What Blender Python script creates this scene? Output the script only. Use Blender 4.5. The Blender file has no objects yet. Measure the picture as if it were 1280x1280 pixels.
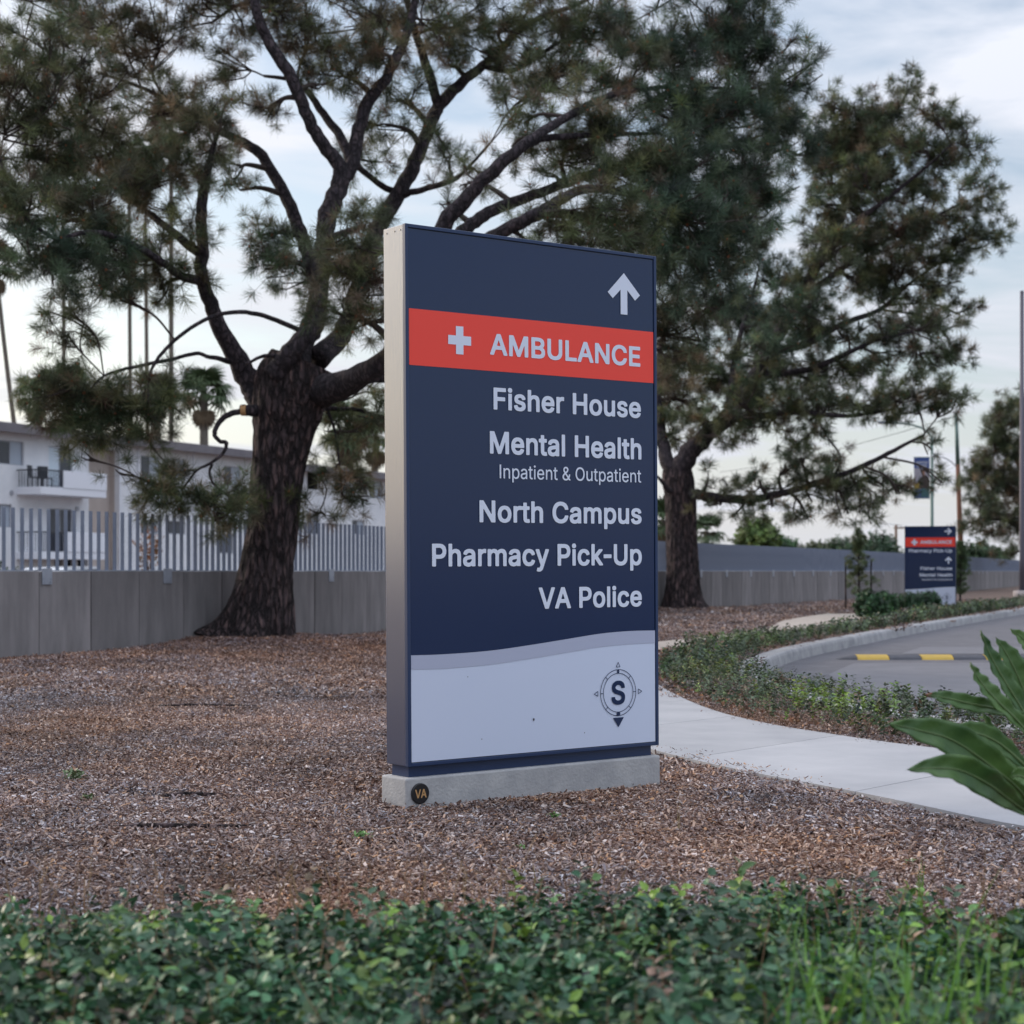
import bpy, bmesh, math, random, json
import numpy as np
from mathutils import Vector, Matrix, noise
from mathutils.geometry import delaunay_2d_cdt
random.seed(7); RNG = np.random.default_rng(11)
S = bpy.context.scene
C = S.collection
R = math.radians

# ------------------------------------------------------------ camera
F = 2200.0; HORIZ = 714.0
cam = bpy.data.cameras.new('camera'); cam_o = bpy.data.objects.new('camera', cam); C.objects.link(cam_o)
cam_o.location = (0, 0, 1.0); cam_o.rotation_euler = (R(90), 0, 0)
cam.sensor_width = 36; cam.lens = F / 1280 * 36; cam.shift_y = (HORIZ - 640) / 1280
cam.clip_start = 0.05; cam.clip_end = 3000
cam.dof.use_dof = True; cam.dof.focus_distance = 8.3; cam.dof.aperture_fstop = 4.5
S.camera = cam_o
S.view_settings.view_transform = 'Standard'; S.view_settings.look = 'None'
S.view_settings.exposure = 0.26; S.view_settings.gamma = 1.0
S.view_settings.use_curve_mapping = False
S.cycles.max_bounces = 6; S.cycles.diffuse_bounces = 3; S.cycles.transparent_max_bounces = 8

# ------------------------------------------------------------ sky and sun
SUN_EL, SUN_AZ = R(19), R(-50)                      # azimuth from +Y, negative to the left
W = bpy.data.worlds.new('World'); S.world = W; W.use_nodes = True
wn = W.node_tree.nodes; wl = W.node_tree.links; wn.clear()
def wnode(t, **k):
    n = wn.new(t)
    for a, b in k.items(): setattr(n, a, b)
    return n
def wmath(op, a, b=None, c=None):
    n = wnode('ShaderNodeMath', operation=op)
    for i, v in enumerate((a, b, c)):
        if v is None: continue
        if isinstance(v, (int, float)): n.inputs[i].default_value = v
        else: wl.new(v, n.inputs[i])
    return n.outputs[0]
out = wnode('ShaderNodeOutputWorld'); bg = wnode('ShaderNodeBackground')
sky = wnode('ShaderNodeTexSky', sky_type='NISHITA')
sky.sun_disc = False; sky.sun_elevation = SUN_EL; sky.sun_rotation = SUN_AZ
sky.air_density = 1.0; sky.dust_density = 1.5; sky.ozone_density = 1.5
tc = wnode('ShaderNodeTexCoord'); sep = wnode('ShaderNodeSeparateXYZ'); wl.new(tc.outputs['Generated'], sep.inputs[0])
zc = wmath('MAXIMUM', sep.outputs[2], 0.0)
den = wmath('ADD', zc, 0.18)
comb = wnode('ShaderNodeCombineXYZ')
wl.new(wmath('DIVIDE', sep.outputs[0], den), comb.inputs[0]); wl.new(wmath('DIVIDE', sep.outputs[1], den), comb.inputs[1])
nz = wnode('ShaderNodeTexNoise'); nz.inputs['Scale'].default_value = 1.5; nz.inputs['Detail'].default_value = 7; nz.inputs['Roughness'].default_value = .55
nz.inputs['Distortion'].default_value = .4
mp = wnode('ShaderNodeMapping'); mp.inputs['Scale'].default_value = (1.0, 1.9, 1); mp.inputs['Location'].default_value = (3.1, 0.7, 0)
wl.new(comb.outputs[0], mp.inputs[0]); wl.new(mp.outputs[0], nz.inputs['Vector'])
rampf = wnode('ShaderNodeMapRange'); rampf.inputs['From Min'].default_value = .40; rampf.inputs['From Max'].default_value = .60
rampf.inputs['To Min'].default_value = .15; rampf.inputs['To Max'].default_value = .97; wl.new(nz.outputs[0], rampf.inputs[0])
# low cloud is denser towards the horizon
hz = wnode('ShaderNodeMapRange'); hz.inputs['From Min'].default_value = 0.0; hz.inputs['From Max'].default_value = .17
hz.inputs['To Min'].default_value = 1.0; hz.inputs['To Max'].default_value = 0.0; wl.new(zc, hz.inputs[0])
cf = wmath('MAXIMUM', rampf.outputs[0], wmath('MULTIPLY', hz.outputs[0], .93))
# brightness of an overcast sky rises to the zenith
lum = wmath('MULTIPLY_ADD', wmath('MULTIPLY', zc, zc), 2.3, 0.84)
# and it is warmer and brighter towards the low sun
dotn = wnode('ShaderNodeVectorMath', operation='DOT_PRODUCT'); wl.new(tc.outputs['Generated'], dotn.inputs[0])
dotn.inputs[1].default_value = (math.sin(SUN_AZ), math.cos(SUN_AZ), .15)
gl = wnode('ShaderNodeMapRange'); gl.inputs['From Min'].default_value = -.1; gl.inputs['From Max'].default_value = 1.0
gl.inputs['To Min'].default_value = 0; gl.inputs['To Max'].default_value = 1; wl.new(dotn.outputs['Value'], gl.inputs[0])
cc = wnode('ShaderNodeMix', data_type='RGBA'); wl.new(gl.outputs[0], cc.inputs[0])
cc.inputs[6].default_value = (.675, .72, .83, 1); cc.inputs[7].default_value = (.84, .85, .90, 1)
cm = wnode('ShaderNodeVectorMath', operation='SCALE'); wl.new(cc.outputs[2], cm.inputs[0]); wl.new(lum, cm.inputs['Scale'])
sm = wnode('ShaderNodeVectorMath', operation='SCALE'); wl.new(sky.outputs[0], sm.inputs[0]); sm.inputs['Scale'].default_value = 1.25
bgs = 0.10
cdiv = wnode('ShaderNodeVectorMath', operation='SCALE'); wl.new(cm.outputs[0], cdiv.inputs[0]); cdiv.inputs['Scale'].default_value = 1 / bgs
mixs = wnode('ShaderNodeMix', data_type='RGBA'); wl.new(cf, mixs.inputs[0]); wl.new(sm.outputs[0], mixs.inputs[6]); wl.new(cdiv.outputs[0], mixs.inputs[7])
wl.new(mixs.outputs[2], bg.inputs[0]); bg.inputs[1].default_value = bgs
wl.new(bg.outputs[0], out.inputs[0])

sun = bpy.data.lights.new('sun', 'SUN'); sun.energy = 1.6; sun.angle = R(14); sun.color = (1, .86, .72)
so = bpy.data.objects.new('sun', sun); C.objects.link(so)
sdir = Vector((math.sin(SUN_AZ) * math.cos(SUN_EL), math.cos(SUN_AZ) * math.cos(SUN_EL), math.sin(SUN_EL)))
so.rotation_euler = sdir.to_track_quat('Z', 'Y').to_euler(); so.location = (-20, 0, 30)

# ------------------------------------------------------------ helpers
def P(px, py, Y):
    return Vector(((px - 640) / F * Y, Y, 1 - (py - HORIZ) / F * Y))
def Gd(px, py, z=0.0):
    Y = (1 - z) * F / (py - HORIZ)
    return ((px - 640) / F * Y, Y)
def tag(o, label=None, cat=None, group=None, kind=None):
    if label: o['label'] = label
    if cat: o['category'] = cat
    if group: o['group'] = group
    if kind: o['kind'] = kind
    return o
def empty(name, loc=(0, 0, 0), rz=0.0, parent=None):
    o = bpy.data.objects.new(name, None); C.objects.link(o); o.location = loc; o.rotation_euler = (0, 0, rz)
    o.empty_display_size = .2
    if parent: o.parent = parent
    return o
def mesh_obj(name, verts, faces, mat, parent=None, smooth=False, loc=None):
    me = bpy.data.meshes.new(name)
    me.from_pydata([tuple(v) for v in verts], [], [tuple(f) for f in faces]); me.update()
    if mat:
        for m in (mat if isinstance(mat, (list, tuple)) else [mat]): me.materials.append(m)
    if smooth: me.shade_smooth()
    o = bpy.data.objects.new(name, me); C.objects.link(o)
    if parent: o.parent = parent
    if loc is not None: o.location = loc
    return o
def link_mesh(name, me, parent=None, loc=(0, 0, 0), rot=(0, 0, 0), scale=(1, 1, 1)):
    o = bpy.data.objects.new(name, me); C.objects.link(o); o.location = loc; o.rotation_euler = rot; o.scale = scale
    if parent: o.parent = parent
    return o
class MB:
    """collects shapes into one mesh"""
    def __init__(s): s.v = []; s.f = []
    def add(s, vs, fs):
        b = len(s.v); s.v += [tuple(v) for v in vs]; s.f += [tuple(i + b for i in f) for f in fs]
    def box(s, x0, x1, y0, y1, z0, z1, M=None):
        vs = [Vector(p) for p in ((x0,y0,z0),(x1,y0,z0),(x1,y1,z0),(x0,y1,z0),(x0,y0,z1),(x1,y0,z1),(x1,y1,z1),(x0,y1,z1))]
        if M is not None: vs = [M @ v for v in vs]
        s.add(vs, [(0,3,2,1),(4,5,6,7),(0,1,5,4),(1,2,6,5),(2,3,7,6),(3,0,4,7)])
    def bbox(s, x0, x1, y0, y1, z0, z1, b=.004, M=None):
        """box with bevelled edges"""
        bm = bmesh.new(); bmesh.ops.create_cube(bm, size=1)
        for v in bm.verts:
            v.co = Vector((x0 if v.co.x < 0 else x1, y0 if v.co.y < 0 else y1, z0 if v.co.z < 0 else z1))
        bmesh.ops.bevel(bm, geom=bm.edges[:], offset=b, segments=2, affect='EDGES', profile=.5)
        bm.verts.index_update()
        vs = [(M @ v.co if M is not None else v.co.copy()) for v in bm.verts]; fs = [[v.index for v in f.verts] for f in bm.faces]
        bm.free(); s.add(vs, fs)
    def tube(s, pts, rads, n=8, cap=True, rfun=None):
        pts = [Vector(p) for p in pts]; m = len(pts)
        if m < 2: return
        up = Vector((0, 0, 1)); t0 = (pts[1] - pts[0]).normalized()
        a = t0.cross(up)
        if a.length < .05: a = t0.cross(Vector((0, 1, 0)))
        a.normalize(); vs = []
        for i in range(m):
            t = (pts[min(i + 1, m - 1)] - pts[max(i - 1, 0)]).normalized()
            a = (a - t * a.dot(t))
            if a.length < 1e-5: a = t.orthogonal()
            a.normalize(); b = t.cross(a)
            for k in range(n):
                an = 2 * math.pi * k / n
                r = rads[i] * (rfun(i, an, pts[i]) if rfun else 1)
                vs.append(pts[i] + (a * math.cos(an) + b * math.sin(an)) * r)
        fs = [(i*n+k, i*n+(k+1) % n, (i+1)*n+(k+1) % n, (i+1)*n+k) for i in range(m-1) for k in range(n)]
        if cap:
            fs.append(tuple(range(n-1, -1, -1))); fs.append(tuple((m-1)*n + k for k in range(n)))
        s.add(vs, fs)
    def build(s, name, mat, parent=None, smooth=False, loc=None):
        return mesh_obj(name, s.v, s.f, mat, parent, smooth, loc)
def catmull(pts, k=4):
    pts = [np.array(p, float) for p in pts]; n = len(pts); o = []
    for i in range(n - 1):
        p0 = pts[i-1] if i else 2*pts[0]-pts[1]; p1 = pts[i]; p2 = pts[i+1]; p3 = pts[i+2] if i+2 < n else 2*pts[-1]-pts[-2]
        for j in range(k):
            t = j / k
            o.append(.5*((2*p1)+(-p0+p2)*t+(2*p0-5*p1+4*p2-p3)*t*t+(-p0+3*p1-3*p2+p3)*t**3))
    o.append(pts[-1]); return o
def inpoly(x, y, poly):
    x = np.asarray(x, float); y = np.asarray(y, float); r = np.zeros(x.shape, bool); n = len(poly)
    for i in range(n):
        x0, y0 = poly[i][:2]; x1, y1 = poly[(i + 1) % n][:2]
        c = ((y0 > y) != (y1 > y))
        with np.errstate(divide='ignore', invalid='ignore'):
            r ^= c & (x < (x1 - x0) * (y - y0) / (y1 - y0 + 1e-12) + x0)
    return r
def dist_line(x, y, line):
    x = np.asarray(x, float); y = np.asarray(y, float); d = np.full(x.shape, 1e9)
    for i in range(len(line) - 1):
        ax, ay = line[i][:2]; bx, by = line[i+1][:2]; L = (bx-ax)**2+(by-ay)**2 + 1e-12
        t = np.clip(((x-ax)*(bx-ax)+(y-ay)*(by-ay))/L, 0, 1)
        d = np.minimum(d, np.hypot(x-ax-t*(bx-ax), y-ay-t*(by-ay)))
    return d

# ------------------------------------------------------------ materials
def mat(name, col, rough=.8, metal=0.0, spec=.5, ior=None, col2=None, nscale=6.0, bump=0.0, bscale=30.0, stretch=(1,1,1), coords='Object', col3=None, detail=6, coat=0.0, cracks=None, objvar=0.0, streak=0.0):
    m = bpy.data.materials.new(name); m.use_nodes = True; nt = m.node_tree; n = nt.nodes; l = nt.links
    b = n['Principled BSDF']; b.inputs['Roughness'].default_value = rough; b.inputs['Metallic'].default_value = metal
    b.inputs['Specular IOR Level'].default_value = spec
    if ior: b.inputs['IOR'].default_value = ior
    if coat: b.inputs['Coat Weight'].default_value = coat; b.inputs['Coat Roughness'].default_value = .15
    b.inputs['Base Color'].default_value = (*col, 1)
    vec = None
    if col2 or bump:
        t = n.new('ShaderNodeTexCoord'); mpn = n.new('ShaderNodeMapping'); mpn.inputs['Scale'].default_value = stretch
        l.new(t.outputs[coords], mpn.inputs[0]); vec = mpn.outputs[0]
    if col2:
        z = n.new('ShaderNodeTexNoise'); z.inputs['Scale'].default_value = nscale; z.inputs['Detail'].default_value = detail; z.inputs['Roughness'].default_value = .6
        l.new(vec, z.inputs['Vector']); rp = n.new('ShaderNodeValToRGB'); rp.color_ramp.elements[0].position = .32; rp.color_ramp.elements[1].position = .68
        rp.color_ramp.elements[0].color = (*col, 1); rp.color_ramp.elements[1].color = (*col2, 1)
        if col3:
            e = rp.color_ramp.elements.new(.5); e.color = (*col3, 1)
        l.new(z.outputs[0], rp.inputs[0]); l.new(rp.outputs[0], b.inputs['Base Color'])
    cur = b.inputs['Base Color'].links[0].from_socket if b.inputs['Base Color'].links else None
    def times(fac_socket, lo, hi, f0=0.0, f1=1.0):
        nonlocal cur
        mr = n.new('ShaderNodeMapRange'); mr.inputs['From Min'].default_value = f0; mr.inputs['From Max'].default_value = f1
        mr.inputs['To Min'].default_value = lo; mr.inputs['To Max'].default_value = hi; l.new(fac_socket, mr.inputs[0])
        sc = n.new('ShaderNodeVectorMath'); sc.operation = 'SCALE'; l.new(cur, sc.inputs[0]); l.new(mr.outputs[0], sc.inputs['Scale']); cur = sc.outputs[0]; l.new(cur, b.inputs['Base Color'])
    if objvar:
        oi = n.new('ShaderNodeObjectInfo'); times(oi.outputs['Random'], 1 - objvar, 1 + objvar)
    if streak:
        ms_ = n.new('ShaderNodeMapping'); ms_.inputs['Scale'].default_value = (4, 4, .55); l.new(t.outputs[coords], ms_.inputs[0])
        oi2 = n.new('ShaderNodeObjectInfo'); l.new(oi2.outputs['Location'], ms_.inputs['Location'])
        sz = n.new('ShaderNodeTexNoise'); sz.inputs['Scale'].default_value = 1.6; sz.inputs['Detail'].default_value = 5; l.new(ms_.outputs[0], sz.inputs['Vector']); times(sz.outputs[0], 1 - streak, 1 + streak, .3, .7)
    hcr = None
    if cracks:
        mc = n.new('ShaderNodeMapping'); mc.inputs['Scale'].default_value = cracks[0]; l.new(t.outputs[coords], mc.inputs[0])
        dn = n.new('ShaderNodeTexNoise'); dn.inputs['Scale'].default_value = 2.2; dn.inputs['Detail'].default_value = 3; l.new(mc.outputs[0], dn.inputs['Vector'])
        ad = n.new('ShaderNodeVectorMath'); ad.operation = 'MULTIPLY_ADD'; l.new(dn.outputs['Color'], ad.inputs[0]); ad.inputs[1].default_value = (.9, .9, .9); l.new(mc.outputs[0], ad.inputs[2])
        vo = n.new('ShaderNodeTexVoronoi'); vo.feature = 'DISTANCE_TO_EDGE'; vo.inputs['Scale'].default_value = 1; l.new(ad.outputs[0], vo.inputs['Vector'])
        times(vo.outputs['Distance'], cracks[1], 1.25, .0, .22)
        b2 = n.new('ShaderNodeBump'); b2.inputs['Distance'].default_value = cracks[2]; mr2 = n.new('ShaderNodeMapRange'); mr2.inputs['From Max'].default_value = .2; l.new(vo.outputs['Distance'], mr2.inputs[0]); l.new(mr2.outputs[0], b2.inputs['Height']); hcr = b2
    if bump:
        z2 = n.new('ShaderNodeTexNoise'); z2.inputs['Scale'].default_value = bscale; z2.inputs['Detail'].default_value = 6; l.new(vec, z2.inputs['Vector'])
        bp = n.new('ShaderNodeBump'); bp.inputs['Strength'].default_value = 1; bp.inputs['Distance'].default_value = bump
        l.new(z2.outputs[0], bp.inputs['Height']); l.new(bp.outputs[0], b.inputs['Normal'])
        if hcr: l.new(hcr.outputs[0], bp.inputs['Normal'])
    return m
def inst_mat(name, rough=.6, spec=.3, var=.35, translucent=0.0, geo_ramp=None):
    """colour comes from the scattered piece's own attribute 'tcol', varied leaf by leaf with 'lv'"""
    m = bpy.data.materials.new(name); m.use_nodes = True; n = m.node_tree.nodes; l = m.node_tree.links
    b = n['Principled BSDF']; b.inputs['Roughness'].default_value = rough; b.inputs['Specular IOR Level'].default_value = spec
    a = n.new('ShaderNodeAttribute'); a.attribute_type = 'INSTANCER'; a.attribute_name = 'tcol'
    g = n.new('ShaderNodeAttribute'); g.attribute_type = 'GEOMETRY'; g.attribute_name = 'lv'
    if geo_ramp:
        rp = n.new('ShaderNodeValToRGB'); rp.color_ramp.interpolation = 'LINEAR'
        els = rp.color_ramp.elements
        for i, (p, c) in enumerate(geo_ramp):
            e = els[i] if i < 2 else els.new(p)
            e.position = p; e.color = (*c, 1)
        l.new(g.outputs['Fac'], rp.inputs[0])
        mx = n.new('ShaderNodeMix'); mx.data_type = 'RGBA'; mx.blend_type = 'MULTIPLY'; mx.inputs[0].default_value = 1
        l.new(rp.outputs[0], mx.inputs[6]); l.new(a.outputs['Color'], mx.inputs[7]); colout = mx.outputs[2]
    else:
        mr = n.new('ShaderNodeMapRange'); mr.inputs['To Min'].default_value = 1 - var; mr.inputs['To Max'].default_value = 1 + var
        l.new(g.outputs['Fac'], mr.inputs[0])
        sc = n.new('ShaderNodeVectorMath'); sc.operation = 'SCALE'; l.new(a.outputs['Color'], sc.inputs[0]); l.new(mr.outputs[0], sc.inputs['Scale']); colout = sc.outputs[0]
    l.new(colout, b.inputs['Base Color'])
    if translucent:
        tr = n.new('ShaderNodeBsdfTranslucent'); l.new(colout, tr.inputs[0]); ms = n.new('ShaderNodeMixShader'); ms.inputs[0].default_value = translucent
        l.new(b.outputs[0], ms.inputs[1]); l.new(tr.outputs[0], ms.inputs[2]); l.new(ms.outputs[0], n['Material Output'].inputs[0])
    return m

# ------------------------------------------------------------ scattering (geometry nodes, one object per mass)
def proto(name, verts, faces, mt, lv=None, mats=None, midx=None):
    me = bpy.data.meshes.new(name); me.from_pydata([tuple(v) for v in verts], [], [tuple(f) for f in faces])
    for m in (mats or [mt]): me.materials.append(m)
    if midx is not None: me.polygons.foreach_set('material_index', midx)
    if lv is not None:
        a = me.attributes.new('lv', 'FLOAT', 'FACE'); a.data.foreach_set('value', np.asarray(lv, np.float32))
    me.update(); return bpy.data.objects.new(name, me)
def scatter(name, pts, rots, scl, cols, idx, protos, parent=None):
    me = bpy.data.meshes.new(name); n = len(pts)
    me.vertices.add(n); me.vertices.foreach_set('co', np.asarray(pts, np.float32).ravel())
    for nm, ty, arr, key in (('rot','FLOAT_VECTOR',rots,'vector'),('scl','FLOAT',scl,'value'),('tcol','FLOAT_VECTOR',cols,'vector'),('idx','INT',idx,'value')):
        a = me.attributes.new(nm, ty, 'POINT'); a.data.foreach_set(key, np.ascontiguousarray(arr, np.int32 if ty == 'INT' else np.float32).ravel())
    for m in protos[0].data.materials: me.materials.append(m)
    o = bpy.data.objects.new(name, me); C.objects.link(o)
    if parent: o.parent = parent
    ng = bpy.data.node_groups.new(name, 'GeometryNodeTree')
    ng.interface.new_socket('Geometry', in_out='INPUT', socket_type='NodeSocketGeometry')
    ng.interface.new_socket('Geometry', in_out='OUTPUT', socket_type='NodeSocketGeometry')
    N = ng.nodes; L = ng.links
    gi = N.new('NodeGroupInput'); go = N.new('NodeGroupOutput'); j = N.new('GeometryNodeJoinGeometry')
    ip = N.new('GeometryNodeInstanceOnPoints'); ip.inputs['Pick Instance'].default_value = True
    for p in reversed(protos):
        oi = N.new('GeometryNodeObjectInfo'); oi.inputs['Object'].default_value = p
        gt = N.new('GeometryNodeGeometryToInstance'); L.new(oi.outputs['Geometry'], gt.inputs[0]); L.new(gt.outputs[0], j.inputs[0])
    def na(nm, ty):
        x = N.new('GeometryNodeInputNamedAttribute'); x.data_type = ty; x.inputs[0].default_value = nm; return x.outputs['Attribute']
    e2r = N.new('FunctionNodeEulerToRotation'); L.new(na('rot', 'FLOAT_VECTOR'), e2r.inputs[0])
    L.new(gi.outputs[0], ip.inputs['Points']); L.new(j.outputs[0], ip.inputs['Instance'])
    L.new(na('idx', 'INT'), ip.inputs['Instance Index']); L.new(e2r.outputs[0], ip.inputs['Rotation']); L.new(na('scl', 'FLOAT'), ip.inputs['Scale'])
    L.new(ip.outputs[0], go.inputs[0])
    md = o.modifiers.new('scatter', 'NODES'); md.node_group = ng
    return o
def dir_euler(d, roll=None):
    """euler turning +Z onto each direction in d (n,3), with a random roll"""
    d = np.asarray(d, float); d = d / np.linalg.norm(d, axis=1)[:, None]; out_ = np.zeros_like(d)
    for i, v in enumerate(d):
        q = Vector(v).to_track_quat('Z', 'Y'); q = q @ Matrix.Rotation(random.uniform(0, 6.283), 3, 'Z').to_quaternion()
        out_[i] = q.to_euler()
    return out_
def pick_cols(n, table):
    """table of (weight, colour, spread)"""
    w = np.array([t[0] for t in table], float); w /= w.sum(); k = RNG.choice(len(table), n, p=w)
    c = np.array([t[1] for t in table])[k]; s = np.array([t[2] for t in table])[k]
    return np.clip(c * (1 + s[:, None] * RNG.normal(0, 1, (n, 1)) + .06 * RNG.normal(0, 1, (n, 3))), .004, 1)

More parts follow.
